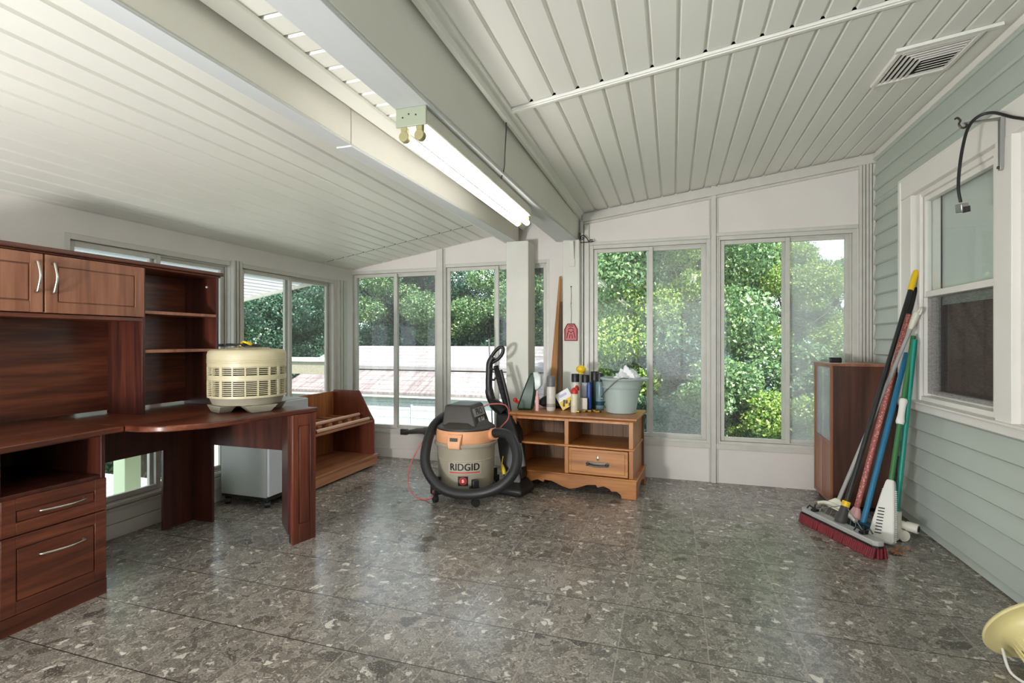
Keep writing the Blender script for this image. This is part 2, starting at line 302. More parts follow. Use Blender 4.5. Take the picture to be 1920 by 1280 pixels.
# ------------------------------------------------------------------ mesh building helpers
class MB:
    def __init__(s): s.bm = bmesh.new()
    def _v(s, pts): return [s.bm.verts.new(p) for p in pts]
    def face(s, pts): s.bm.faces.new(s._v(pts)); return s
    def mesh(s, verts, faces):
        v = s._v(verts)
        for f in faces:
            try: s.bm.faces.new([v[i] for i in f])
            except ValueError: pass
        return s
    def box(s, a, b, M=None):
        x0, y0, z0 = a; x1, y1, z1 = b
        v = [(x0, y0, z0), (x1, y0, z0), (x1, y1, z0), (x0, y1, z0), (x0, y0, z1), (x1, y0, z1), (x1, y1, z1), (x0, y1, z1)]
        if M: v = [M @ Vector(p) for p in v]
        return s.mesh(v, [(0, 3, 2, 1), (4, 5, 6, 7), (0, 1, 5, 4), (1, 2, 6, 5), (2, 3, 7, 6), (3, 0, 4, 7)])
    def obox(s, c, size, rot=(0, 0, 0)):
        M = Matrix.Translation(c) @ Euler(rot).to_matrix().to_4x4(); h = [d/2 for d in size]
        return s.box((-h[0], -h[1], -h[2]), (h[0], h[1], h[2]), M)
    def rings(s, rings, caps=True, closed=False):
        R = [s._v(r) for r in rings]; n = len(R[0])
        seq = list(zip(R, R[1:])) + ([(R[-1], R[0])] if closed else [])
        for a, b in seq:
            for i in range(n): s.bm.faces.new((a[i], a[(i+1) % n], b[(i+1) % n], b[i]))
        if caps and not closed:
            s.bm.faces.new(R[0][::-1]); s.bm.faces.new(R[-1])
        return s
    def tube(s, pts, r, seg=10, closed=False, caps=True):
        pts = [Vector(p) for p in pts]; n = len(pts); rs = r if isinstance(r, (list, tuple)) else [r]*n
        rings = []; up = None
        for i, p in enumerate(pts):
            a = pts[i-1] if (i > 0 or closed) else p; b = pts[(i+1) % n] if (i < n-1 or closed) else p
            t = (b-a).normalized()
            if up is None:
                up = Vector((0, 0, 1)) if abs(t.z) < .9 else Vector((1, 0, 0))
            sx = t.cross(up)
            if sx.length < 1e-6: sx = t.cross(Vector((1, .3, 0)))
            sx.normalize(); sy = sx.cross(t).normalized(); up = sy
            rings.append([p + (sx*math.cos(2*PI*k/seg) + sy*math.sin(2*PI*k/seg))*rs[i] for k in range(seg)])
        return s.rings(rings, caps, closed)
    def cyl(s, p0, p1, r0, r1=None, seg=16): return s.tube([p0, p1], [r0, r0 if r1 is None else r1], seg)
    def lathe(s, prof, o=(0, 0, 0), M=None, seg=32, caps=True):
        T = Matrix.Translation(o) @ (M.to_4x4() if M else Matrix.Identity(4))
        return s.rings([[T @ Vector((max(r, 1e-4)*math.cos(2*PI*k/seg), max(r, 1e-4)*math.sin(2*PI*k/seg), z)) for k in range(seg)] for r, z in prof], caps)
    def prism(s, poly, ax, a, b):
        """poly: 2-D points in the two axes other than ax (in x,y,z order), extruded from a to b along ax"""
        def P(u, v, w): return {'x': (w, u, v), 'y': (u, w, v), 'z': (u, v, w)}[ax]
        n = len(poly); A = s._v([P(u, v, a) for u, v in poly]); B = s._v([P(u, v, b) for u, v in poly])
        for i in range(n): s.bm.faces.new((A[i], A[(i+1) % n], B[(i+1) % n], B[i]))
        s.bm.faces.new(A[::-1]); s.bm.faces.new(B); return s
    def ball(s, c, r, seg=16, sc=(1, 1, 1)):
        M = Matrix.Translation(c) @ Matrix.Diagonal((*[r*k for k in sc], 1))
        bmesh.ops.create_uvsphere(s.bm, u_segments=seg, v_segments=max(6, seg//2), radius=1, matrix=M); return s
    def frame(s, x0, x1, z0, z1, y0, y1, w, wz=None):
        wz = w if wz is None else wz
        s.box((x0, y0, z0), (x0+w, y1, z1)); s.box((x1-w, y0, z0), (x1, y1, z1))
        s.box((x0+w, y0, z0), (x1-w, y1, z0+wz)); s.box((x0+w, y0, z1-wz), (x1-w, y1, z1)); return s
    def build(s, name, m, parent=None, bevel=0., smooth=True, world=False, loc=None, subsurf=0):
        bmesh.ops.recalc_face_normals(s.bm, faces=s.bm.faces)
        if world and parent is not None: s.bm.transform(parent.matrix_basis.inverted() if parent.parent is None else (parent.parent.matrix_basis @ parent.matrix_basis).inverted())
        me = bpy.data.meshes.new(name); s.bm.to_mesh(me); s.bm.free()
        if smooth:
            for p in me.polygons: p.use_smooth = True
            me.set_sharp_from_angle(angle=math.radians(38))
        me.materials.append(MT[m] if isinstance(m, str) else m)
        o = bpy.data.objects.new(name, me); COL.objects.link(o)
        if parent is not None: o.parent = parent
        if loc: o.location = loc
        if bevel:
            b = o.modifiers.new('bevel', 'BEVEL'); b.width = bevel; b.segments = 2; b.limit_method = 'ANGLE'; b.angle_limit = math.radians(40)
        if subsurf:
            b = o.modifiers.new('smooth', 'SUBSURF'); b.levels = subsurf; b.render_levels = subsurf
        return o
def spline(pts, n=8, closed=False):
    P = [Vector(p) for p in pts]; out = []; N = len(P)
    for i in range(N if closed else N-1):
        p0 = P[i-1] if (i > 0 or closed) else P[0]; p1 = P[i]; p2 = P[(i+1) % N]; p3 = P[(i+2) % N] if (i+2 < N or closed) else P[-1]
        for k in range(n):
            t = k/n
            out.append(.5*((2*p1)+(-p0+p2)*t+(2*p0-5*p1+4*p2-p3)*t*t+(-p0+3*p1-3*p2+p3)*t**3))
    if not closed: out.append(P[-1])
    return out
def tag(o, label, cat, group=None, kind=None):
    o['label'] = label; o['category'] = cat
    if group: o['group'] = group
    if kind: o['kind'] = kind
    return o
def thing(name, loc, rz=0., label=None, cat=None, group=None):
    o = bpy.data.objects.new(name, None); COL.objects.link(o); o.location = loc; o.rotation_euler = (0, 0, rz); o.empty_display_size = .1
    o.matrix_basis = Matrix.Translation(loc) @ Matrix.Rotation(rz, 4, 'Z')
    if label: tag(o, label, cat, group)
    return o
def struct(o): o['kind'] = 'structure'; return o
def text_mesh(txt, size, extrude=.0006, bold=.0, spacing=1.):
    cu = bpy.data.curves.new('lettering', 'FONT'); cu.body = txt; cu.size = size; cu.extrude = extrude; cu.offset = bold; cu.align_x = 'CENTER'; cu.align_y = 'CENTER'; cu.space_character = spacing
    o = bpy.data.objects.new('lettering', cu); COL.objects.link(o)
    dg = bpy.context.evaluated_depsgraph_get(); me = bpy.data.meshes.new_from_object(o.evaluated_get(dg)); bpy.data.objects.remove(o); return me
def put_mesh(name, me, m, parent):
    me.materials.clear(); me.materials.append(MT[m]); o = bpy.data.objects.new(name, me); COL.objects.link(o); o.parent = parent; return o
#@@PART2
# ------------------------------------------------------------------ room shell
XL, XR, YB, YR = -2.96, 1.37, 4.21, -2.6
def zl(x): return 2.262+.164*x      # left roof plane
def zr(x): return 2.247+.131*x      # right roof plane
struct(MB().box((-3.1, YR-.1, -.06), (1.5, 4.32, 0)).build('floor', 'floor', smooth=False))

wb = MB()
wb.box((-3.08, YB, 0), (-1.0, YB+.09, .225)); wb.box((-.74, YB, 0), (XR, YB+.09, .285)); wb.box((-1.0, YB, 0), (-.74, YB+.09, 2.2))
wb.box((-3.08, YB, .225), (-2.985, YB+.09, 1.765)); wb.box((-2.035, YB, .225), (-1.995, YB+.09, 1.80)); wb.box((-.74, YB, .285), (-.655, YB+.09, 1.89))
wb.box((.278, YB, .285), (.322, YB+.09, 1.9)); wb.box((1.262, YB, .285), (XR+.1, YB+.09, 1.9))
wb.prism([(-3.08, 1.765), (-2.0, 1.765), (-2.0, zl(-2.0)+.1), (-3.08, zl(-3.08)+.1)], 'y', YB, YB+.09); wb.prism([(-2.0, 1.79), (-1.0, 1.79), (-1.0, zl(-1.0)+.1), (-2.0, zl(-2.0)+.1)], 'y', YB, YB+.09)
wb.prism([(-.74, 1.885), (.3, 1.885), (.3, 2.40), (-.74, 2.25)], 'y', YB, YB+.09); wb.prism([(.3, 1.90), (XR+.1, 1.90), (XR+.1, 2.55), (.3, 2.40)], 'y', YB, YB+.09)
struct(wb.build('wall_back', 'wallp', smooth=False))
# mullions, corner posts and rails of the back wall
t = MB()
for x0, x1, zt in ((-2.042, -1.99, zl(-2.02)), (.283, .319, zr(.3))):
    t.box((x0, YB-.022, 0 if x0 > 0 else .2), (x1, YB+.001, zt)); t.box((x0-.016, YB-.008, 0 if x0 > 0 else .2), (x0-.005, YB+.001, zt)); t.box((x1+.005, YB-.008, 0 if x0 > 0 else .2), (x1+.016, YB+.001, zt))
for k in range(5): t.box((1.268+k*.0205, YB-.03+.004*(k % 2), 0), (1.284+k*.0205, YB+.001, zr(1.3)-.07))
t.box((-3.03, YB-.05, 0), (-2.995, YB+.001, 1.76)); t.box((-3.06, YB-.10, 0), (-3.03, YB, 1.75))
t.box((-.725, YB-.05, 0), (-.705, YB+.001, 2.08)); t.box((-.70, YB-.02, 0), (-.66, YB+.001, 2.06))
struct(t.build('trim_1', 'alu', bevel=.002))
t = MB(); t.prism([(-.71, zr(-.71)-.075), (XR, zr(XR)-.075), (XR, zr(XR)-.012), (-.71, zr(-.71)-.012)], 'y', YB-.03, YB+.001)
t.prism([(-.71, zr(-.71)-.095), (XR, zr(XR)-.095), (XR, zr(XR)-.075), (-.71, zr(-.71)-.075)], 'y', YB-.014, YB+.001)
t.box((-2.98, YB-.012, .225), (-1.99, YB+.001, .25)); t.box((-1.99, YB-.012, .225), (-1.0, YB+.001, .25))
t.box((-.66, YB-.014, .262), (.28, YB+.001, .3)); t.box((.32, YB-.014, .262), (1.262, YB+.001, .3))
t.box((-.66, YB-.012, 1.885), (.28, YB+.001, 1.91)); t.box((.32, YB-.012, 1.90), (1.262, YB+.001, 1.925))
struct(t.build('trim_2', 'alu', bevel=.002))
struct(MB().box((-3.0, YB-.012, 0), (-1.32, YB+.001, .085)).build('baseboard_back', 'wallp', bevel=.002))

def slider(name, loc, rz, w, zb, zt, meet, scr, scr2=None, over=0.):
    """horizontal sliding window: outer frame, two sashes with panes, insect screens; x along the wall, y outwards"""
    r = struct(thing(name, loc, rz))
    f = MB(); f.frame(0, w, zb, zt, .0, .085, .028, .030); f.frame(.028, w-.028, zb+.03, zt-.03, .03, .036, .010); f.build('frame', 'alu', r, bevel=.002)
    for k, (a, b, y) in enumerate(((.030, meet+.028, .022), (meet-.022, w-.030, .048))):
        s = MB(); s.frame(a, b, zb+.032, zt-.032, y, y+.022, .030 if k == 0 else .034, .030); so = s.build('sash', 'alu', r, bevel=.002)
        MB().box((a+.02, y+.009, zb+.05), (b-.02, y+.012, zt-.05)).build('pane', 'glass', so, smooth=False)
    def scrn(a, b, m):
        s = MB(); s.frame(a, b, zb+.034, zt-.034, .074, .084, .016); so = s.build('screen_frame', 'alu', r)
        MB().face([(a+.01, .079, zb+.04), (b-.01, .079, zb+.04), (b-.01, .079, zt-.04), (a+.01, .079, zt-.04)]).build('insect_screen', m, so, smooth=False)
    if scr: scrn(meet, w-.03, scr)
    if scr2: scrn(.03, meet, scr2)
    return r
slider('window_1', (-2.985, YB, 0), 0, .95, .235, 1.765, .475, 'screen', 'screenlight')
slider('window_2', (-1.995, YB, 0), 0, .995, .235, 1.79, .50, 'screen')
slider('window_3', (-.655, YB, 0), 0, .933, .29, 1.885, .475, 'screenw3')
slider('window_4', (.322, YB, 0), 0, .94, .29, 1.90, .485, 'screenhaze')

# left wall
w = MB()
w.box((XL-.09, YR, 0), (XL, 4.3, .16))
w.box((XL-.09, YR, 1.65), (XL, 4.3, 1.80)); w.box((XL-.09, -.1, .16), (XL, 1.775, 1.65)); w.box((XL-.09, YR, .16), (XL, -2.3, 1.65))
w.box((XL-.09, 2.82, .16), (XL, 2.875, 1.65)); w.box((XL-.09, 3.955, .16), (XL, 4.3, 1.65))
struct(w.build('wall_left', 'wallp', smooth=False))
slider('window_5', (XL, 1.775, 0), PI/2, 1.045, .165, 1.65, .50, None)
slider('window_6', (XL, 2.875, 0), PI/2, 1.08, .165, 1.65, .52, 'screenlight')
slider('window_9', (XL, -2.3, 0), PI/2, 2.2, .165, 1.65, 1.1, None)  # window out of view, added for side light
t = MB()
for a, b in ((2.795, 2.812), (2.822, 2.84), (2.85, 2.872), (3.972, 3.99), (4.0, 4.03), (4.045, 4.09)): t.box((XL-.001, a, .155), (XL+.03, b, 1.66))
struct(t.build('trim_3', 'alu', bevel=.002))
t = MB(); t.box((XL-.001, 1.0, .15), (XL+.02, 4.2, .168)); t.box((XL-.001, 1.0, .172), (XL+.012, 4.2, .19)); struct(t.build('trim_4', 'alu', bevel=.002))
t = MB(); t.box((XL-.001, YR, 0), (XL+.016, 4.2, .078)); t.box((XL-.001, YR, .081), (XL+.010, 4.2, .15)); struct(t.build('baseboard_left', 'wallp', bevel=.003))
# rear wall (behind the camera) with a wide opening for the sliding windows
w = MB(); w.box((-3.05, YR-.09, 0), (1.45, YR, .30)); w.box((-3.05, YR-.09, 1.95), (1.45, YR, 2.6)); w.box((-3.05, YR-.09, .3), (-2.6, YR, 1.95)); w.box((1.1, YR-.09, .3), (1.45, YR, 1.95))
struct(w.build('wall_rear', 'wallp', smooth=False))
slider('window_10', (1.1, YR, 0), PI, 1.85, .30, 1.95, .92, None); slider('window_11', (-.75, YR, 0), PI, 1.85, .30, 1.95, .92, None)  # windows out of view, put in to let daylight into the room

# right wall: lapped siding with the house windows
def siding(z0, z1, y0, y1, mb):
    k = math.floor((z0-.05)/.105); z = .05+k*.105
    while z < z1:
        a, b = max(z, z0), min(z+.105, z1)
        if b-a > .002:
            xa = XR-.020*(1-(a-z)/.105); xb = XR-.020*(1-(b-z)/.105)
            mb.prism([(xa+.011, a), (xa, a+.009), (xb, b), (XR+.05, b), (XR+.05, a)], 'y', y0, y1)
        z += .105
sd = MB()
siding(0, .70, YR, YB-.002, sd); siding(2.07, 2.46, YR, YB-.002, sd); siding(.70, 2.07, 3.72, YB-.002, sd); siding(.70, 2.07, YR, 1.62, sd)
struct(sd.build('wall_right', 'siding', smooth=False))
t = MB()
t.box((XR-.028, 1.5, 1.955), (XR+.03, 3.735, 2.08)); t.box((XR-.030, 1.5, 2.072), (XR+.03, 3.74, 2.086))        # head casing
t.box((XR-.026, 3.575, .74), (XR+.03, 3.732, 1.955)); t.box((XR-.034, 3.705, .74), (XR, 3.735, 2.07))                # left casing
t.box((XR-.030, 2.63, .745), (XR+.06, 2.745, 1.955)); t.box((XR-.03, 1.5, .745), (XR+.06, 1.64, 1.955))              # mullion casing
t.box((XR-.030, 1.5, .693), (XR+.03, 3.75, .745)); t.box((XR-.045, 1.5, .735), (XR+.11, 3.76, .748))                 # sill
struct(t.build('trim_5', 'trimw', bevel=.003))
t = MB(); t.box((XR-.024, YR, zr(XR)-.052), (XR, YB, zr(XR)-.028)); t.box((XR-.016, YR, zr(XR)-.026), (XR, YB, zr(XR)-.010)); struct(t.build('trim_6', 'trimw', bevel=.002))
def hung(name, y0, y1):
    """double hung house window in the right wall, between y0 (near) and y1 (far)"""
    r = struct(thing(name, (XR, y0, 0))); d = y1-y0
    f = MB()
    f.box((.0, 0, .748), (.10, .055, 1.955)); f.box((.0, d-.04, .748), (.10, d, 1.955)); f.box((0, .055, 1.925), (.10, d-.04, 1.955)); f.box((.0, .05, .748), (.10, d-.04, .775))
    f.box((-.006, .045, .75), (.012, .062, 1.94)); f.box((-.006, d-.05, .75), (.012, d-.034, 1.94)); f.build('frame', 'trimw', r, bevel=.003)
    def sash(x, za, zb, m):
        s = MB(); a, b = .058, d-.042
        s.box((x, a, za), (x+.03, a+.022, zb)); s.box((x, b-.022, za), (x+.03, b, zb)); s.box((x, a+.022, za), (x+.03, b-.022, za+.034)); s.box((x, a+.022, zb-.03), (x+.03, b-.022, zb))
        so = s.build('sash', 'trimw', r, bevel=.003)
        MB().box((x+.012, a+.015, za+.02), (x+.015, b-.015, zb-.02)).build('pane', m, so, smooth=False)
        return so
    sash(.016, 1.343, 1.925, 'glass'); lo = sash(.052, .775, 1.372, 'glass')
    MB().face([(.034, .06, .79), (.034, d-.045, .79), (.034, d-.045, 1.35), (.034, .06, 1.35)]).build('insect_screen', 'screendark', lo, smooth=False)
    MB().box((.115, .02, 1.30), (.118, d-.02, 1.96)).build('pale_sheet', 'palesheet', r, smooth=False)  # plain pale sheet behind the upper sash
    c = MB(); n = 60
    c.rings([[(.16+.018*math.sin(i*.9)+.006*math.sin(i*2.3), d*i/n, z) for i in range(n+1)] + [(.165+.018*math.sin(i*.9), d*i/n, z) for i in range(n, -1, -1)] for z in (.72, 1.4)], caps=False)
    c.build('curtain', 'curtain', r)
    return r
hr = MB()
for a_, b_ in (((2.3, 1.4, .5), (2.34, 4.2, 2.45)), ((1.46, 4.16, .5), (2.3, 4.2, 2.45)), ((1.46, 1.4, .5), (2.3, 1.44, 2.45)), ((1.46, 1.44, .5), (2.3, 4.16, .54)), ((1.46, 1.44, 2.41), (2.3, 4.16, 2.45))): hr.box(a_, b_)
struct(hr.build('wall_house', 'curtain', smooth=False))
hung('window_7', 2.745, 3.56); hung('window_8', 1.64, 2.63)

# ceilings: soffit planks with real grooves
def planks(xs, y0, y1, zf, mb, gw=.019, gd=.011):
    """grooves end at each x of xs (right lip); strip runs along Y"""
    prof = []
    for x in xs[1:-1]: prof += [(x-gw, 0), (x-gw+.006, gd), (x-.005, gd), (x, 0)]
    prof = [(xs[0], 0)] + prof + [(xs[-1], 0)]
    lo = [(x, y0, zf(x)+d) for x, d in prof]; hi = [(x, y1, zf(x)+d) for x, d in prof]
    v = lo+hi; n = len(prof); mb.mesh(v, [(i, i+1, n+i+1, n+i) for i in range(n-1)])
cl = struct(thing('ceiling', (0, 0, 2.0)))
xr_ = [-.745] + [round(-.5955+.1045*k, 4) for k in range(19)] + [XR+.01]; xr_ = sorted(set(x for x in xr_ if x < XR-.02)) + [XR+.01]
xl_ = sorted([-3.04] + [round(-1.689+.1017*k, 4) for k in range(3)] + [round(-1.689-.1017*k, 4) for k in range(1, 13)]) + [-1.30]
m = MB(); planks(xr_, YR, 2.197, zr, m); planks(xr_, 2.243, YB-.006, zr, m); m.build('right_panels', 'ceil', cl, world=True, smooth=False)
m = MB(); planks(xl_, YR, 3.742, zl, m); planks(xl_, 3.752, YB-.006, zl, m); m.build('left_panels', 'ceil', cl, world=True, smooth=False)
m = MB(); pr = []
for k in range(66):
    y = YR+.05+.1035*k
    if y > YB: break
    pr += [(y-.019, 0), (y-.013, .011), (y-.005, .011), (y, 0)]
v = [(-1.30, y, 2.10+d) for y, d in pr] + [(-.90, y, 2.10+d) for y, d in pr]; n_ = len(pr)
m.mesh(v, [(i, i+1, n_+i+1, n_+i) for i in range(n_-1)]); m.build('strip_panels', 'ceil', cl, world=True, smooth=False)
m = MB()
for x0, x1, y0, y1, dz in ((-.72, XR, 2.204, 2.240, -.010), (-.72, XR, 2.214, 2.230, -.014)):
    m.prism([(x0, zr(x0)+dz), (x1, zr(x1)+dz), (x1, zr(x1)+.004), (x0, zr(x0)+.004)], 'y', y0, y1)
m.build('seam_trim', 'ceil', cl, world=True)
m = MB(); m.prism([(-3.3, zl(-3.3)+.06), (-1.0, zl(-1.0)+.10), (XR+.1, zr(XR)+.06), (XR+.1, zr(XR)+.12), (-1.0, zl(-1)+.2), (-3.3, zl(-3.3)+.12)], 'y', YR-.3, YB+.35)
m.build('roof_deck', 'roof', cl, world=True, smooth=False)

# beams and posts
def beam(name, secs, m, bev=.004):
    b = MB(); b.rings([[(x0, y, z0), (x1, y, z0), (x2, y, z1), (x0, y, z1)] for y, x0, x1, x2, z0, z1 in secs]); return struct(b.build(name, m, bevel=bev))
beam('beam', [(YR, -.945, -.81, -.74, 1.935, 2.17), (1.6, -.945, -.812, -.74, 1.935, 2.17), (2.93, -.940, -.79, -.738, 1.935, 2.17), (YB, -.925, -.745, -.735, 1.928, 2.17)], 'beamw')
bb = MB(); bb.rings([[(x0, y, 1.92), (x1, y, 1.92), (x1, y, 1.9345), (x0, y, 1.9345)] for y, x0, x1 in ((YR, -.947, -.812), (1.6, -.947, -.814), (2.93, -.942, -.792), (4.15, -.927, -.747))]); struct(bb.build('trim_7', 'beamb', bevel=.003))
beam('beam.001', [(YR, -1.392, -1.305, -1.305, 1.93, 2.2), (1.836, -1.375, -1.296, -1.296, 1.93, 2.2)], 'beamw')
beam('beam.002', [(1.841, -1.375, -1.296, -1.296, 1.928, 2.2), (4.06, -1.33, -1.228, -1.228, 1.922, 2.2)], 'beamw')
bb = MB(); bb.rings([[(x0, y, 1.921), (x1, y, 1.921), (x1, y, 1.931), (x0, y, 1.931)] for y, x0, x1 in ((YR, -1.390, -1.307), (1.836, -1.374, -1.298))]); bb.rings([[(x0, y, 1.917), (x1, y, 1.917), (x1, y, 1.928), (x0, y, 1.928)] for y, x0, x1 in ((1.842, -1.374, -1.298), (4.06, -1.33, -1.230))])
struct(bb.build('trim_8', 'beamb', bevel=.002))
t = MB(); t.rings([[(x0-.06, y, 1.945), (x0, y, 1.945), (x0, y, zl(x0)+.02), (x0-.06, y, zl(x0-.06)+.02)] for y, x0 in ((YR, -1.393), (4.2, -1.335))])
t.rings([[(x0, y, 2.045), (x0+.035, y, 2.085), (x0+.035, y, 2.10), (x0, y, 2.10)] for y, x0 in ((YR, -1.305), (4.2, -1.228))])
t.box((-.742, YR, 2.105), (-.722, YB, 2.15)); t.prism([(-.735, 2.128), (-.70, 2.143), (-.70, 2.156), (-.735, 2.156)], 'y', YR, YB)
struct(t.build('trim_9', 'ceil', bevel=.002))
struct(MB().box((-1.318, 4.0, 0), (-1.128, YB, 1.917)).build('post', 'wallgrey', bevel=.004))
struct(MB().box((-.862, 4.10, 0), (-.725, YB, 1.92)).build('post.001', 'wallgrey', bevel=.004))
c = MB(); c.prism([(4.10, 1.905), (4.055, 1.905), (4.085, 1.77), (4.10, 1.74)], 'x', -.80, -.765); c.box((-.805, 4.09, 1.70), (-.76, 4.10, 1.76))
tag(c.build('corbel', 'wallgrey', bevel=.002), 'small white painted wooden corbel under the beam on the narrow post', 'bracket')

# ------------------------------------------------------------------ fluorescent shop light, its wiring, ceiling vent
L = thing('fluorescent_light', (-.882, 1.60, 1.92), 0, 'white two tube fluorescent shop light glowing under the ceiling beam', 'ceiling light')
LEN = 1.42
h = MB(); h.box((-.052, 0.004, -.055), (.052, LEN, -.002)); h.prism([(-.052, -.055), (-.015, -.072), (.015, -.072), (.052, -.055)], 'y', .004, LEN); h.build('housing', 'fixture', L, bevel=.003)
h = MB(); h.box((-.060, -.002, -.068), (.060, .006, .0)); h.build('end_plate', 'fixgreen', L, bevel=.003)
for x, z in ((-.032, -.035), (.02, -.03), (-.008, -.025)): h = MB(); h.cyl((x, -.0035, z), (x, .001, z), .003, seg=12); h.build('knockout', 'dark', L)
for x in (-.03, .03):
    for y in (.012, LEN-.012):
        k = MB(); k.box((x-.012, y-.010, -.10), (x+.012, y+.010, -.06)); k.cyl((x, y-.012, -.10), (x, y+.012, -.10), .019, seg=18); k.build('lamp_holder', 'holder', L, bevel=.002)
    MB().cyl((x, .026, -.102), (x, LEN-.026, -.102), .0165, seg=18).build('fluorescent_tube', 'tube', L)
def copy_tree(o, parent=None):
    c = o.copy(); COL.objects.link(c)
    if parent is not None: c.parent = parent
    for ch in list(o.children): copy_tree(ch, c)
    return c
for loc, lab in (((-.882, -1.75, 1.92), 'unseen shop light added on the same beam nearer the rear wall'), ((.35, -1.5, zr(.35)-.012), 'unseen shop light added on the right ceiling near the rear wall'), ((-2.2, -1.5, zl(-2.2)-.014), 'unseen shop light added on the left ceiling near the rear wall')):  # extra lamps out of view, added to brighten the room
    c = copy_tree(L); c.location = loc; c['label'] = lab
wv = MB(); wv.tube(spline([(-.705, 2.205, 2.148), (-.728, 2.212, 2.13), (-.742, 2.25, 2.08), (-.768, 2.31, 2.0), (-.792, 2.37, 1.945), (-.822, 2.41, 1.908)], 6), .003, 6)
tag(wv.build('light_wire', 'wire'), 'thin grey wire running from the ceiling trim down the beam to the shop light', 'wire')

V = thing('ceiling_vent', (1.10, 2.80, zr(1.10)), 0, 'white square louvred air vent set in the ceiling above the siding', 'vent')
V.matrix_basis = Matrix.Translation((1.10, 2.80, zr(1.10)-.004)) @ Matrix.Rotation(-math.atan(.131), 4, 'Y'); V.rotation_euler = (0, -math.atan(.131), 0); V.location = (1.10, 2.80, zr(1.10)-.004)
f = MB(); f.frame(-.16, .16, -.16, .16, -.012, .004, .022); f.bm.transform(Matrix.Rotation(PI/2, 4, 'X')); f.build('frame', 'trimw', V, bevel=.003)
MB().box((-.140, -.140, .002), (.140, .140, .006)).build('duct_opening', 'dark', V)
for k in range(5):       # nested L louvres on the near left, broad blades on the far right
    a = .122-.025*k
    b = MB(); b.box((-a-.002, -a, -.011), (-a+.003, .134, .000)); b.box((-a, -a-.003, -.009), (.134, -a+.003, -.003)); b.build('louvre', 'trimw', V)
for k in range(5):
    a = -.005+.028*k; b = MB(); b.mesh([(-.005+.004*k, a, -.011), (.134, a, -.011), (.134, a+.024, -.004), (-.005+.004*k, a+.024, -.004), (-.005+.004*k, a, -.009), (.134, a, -.009), (.134, a+.024, -.002), (-.005+.004*k, a+.024, -.002)], [(0, 1, 2, 3), (7, 6, 5, 4), (0, 4, 5, 1), (1, 5, 6, 2), (2, 6, 7, 3), (3, 7, 4, 0)]); b.build('louvre', 'trimw', V)
h = MB(); h.prism([(-.17, -.012), (.21, -.012), (.21, .002), (-.17, .002)], 'y', -.186, -.162); h.build('edge_strip', 'ceil', V)
#@@PART3
# ------------------------------------------------------------------ outside
def gz(x, y):
    t = min(1, max(0, (x+2.8)/2.6)); t = t*t*(3-2*t); return -2.1+1.45*t
g = MB(); nx, ny = 40, 40; vs = []; fs = []
for j in range(ny+1):
    for i in range(nx+1):
        x = -34+64*i/nx; y = 4.4+44*j/ny; vs.append((x, y, gz(x, y)))
fs = [(j*(nx+1)+i, j*(nx+1)+i+1, (j+1)*(nx+1)+i+1, (j+1)*(nx+1)+i) for j in range(ny) for i in range(nx)]
g.mesh(vs, fs); g.mesh([(-34, -6, -2.1), (-3.2, -6, -2.1), (-3.2, 4.4, -2.1), (-34, 4.4, -2.1)], [(0, 1, 2, 3)])
o = g.build('ground', 'soil'); o['kind'] = 'structure'
# garden shed below the windows
SH = thing('garden_shed', (-5.5, 10.0, -2.1), 0, 'white sided garden shed with a two pitch shingle roof behind the left rear windows', 'shed')
MB().box((-3.3, 0, 0), (3.3, 3.4, 2.0)).build('wall', 'shedwall', SH, smooth=False)
r = MB(); r.prism([(-.14, 2.06), (1.0, 2.50), (1.0, 2.44), (-.14, 2.01)], 'x', -3.5, 3.5); r.build('lower_roof', 'shedroofb', SH, smooth=False)
r = MB(); r.prism([(.9, 2.58), (2.1, 3.06), (3.9, 2.2), (3.9, 2.1), (2.1, 2.96), (.9, 2.50)], 'x', -3.5, 3.5); r.build('upper_roof', 'shedroof', SH, smooth=False)
MB().box((-3.45, .92, 2.46), (3.45, .98, 2.535)).build('roof_gap_shade', 'dark', SH)  # dark strip put in for the shade between the two roofs
MB().box((-3.42, -.13, 1.95), (3.42, -.09, 2.02)).build('fascia', 'trimw', SH)
MB().prism([(-.1, 1.9), (2.1, 2.95), (3.5, 2.2), (3.5, 1.9)], 'x', -3.36, -3.3).build('gable', 'shedwall', SH, smooth=False)
for x in (-1.95, ):
    wi = MB(); wi.frame(x-.42, x+.42, .78, 1.62, -.04, .0, .06); wi.box((x-.36, -.03, 1.18), (x+.36, 0, 1.22)); wo = wi.build('window', 'trimw', SH)
    MB().box((x-.36, -.012, .84), (x+.36, -.004, 1.56)).build('pane', 'pane_dark', wo)
    for sx in (-.62, .62): MB().box((x+sx-.17, -.035, .78), (x+sx+.17, -.001, 1.62)).build('shutter', 'shutter', SH)
dd = MB(); dd.frame(.0, .92, .05, 1.9, -.04, 0, .05); dd.box((.05, -.025, .1), (.87, -.001, 1.85)); do = dd.build('door', 'shedwall', SH, smooth=False)
MB().box((.06, -.07, 1.08), (.17, -.03, 1.16)).build('handle', 'pewter', do)
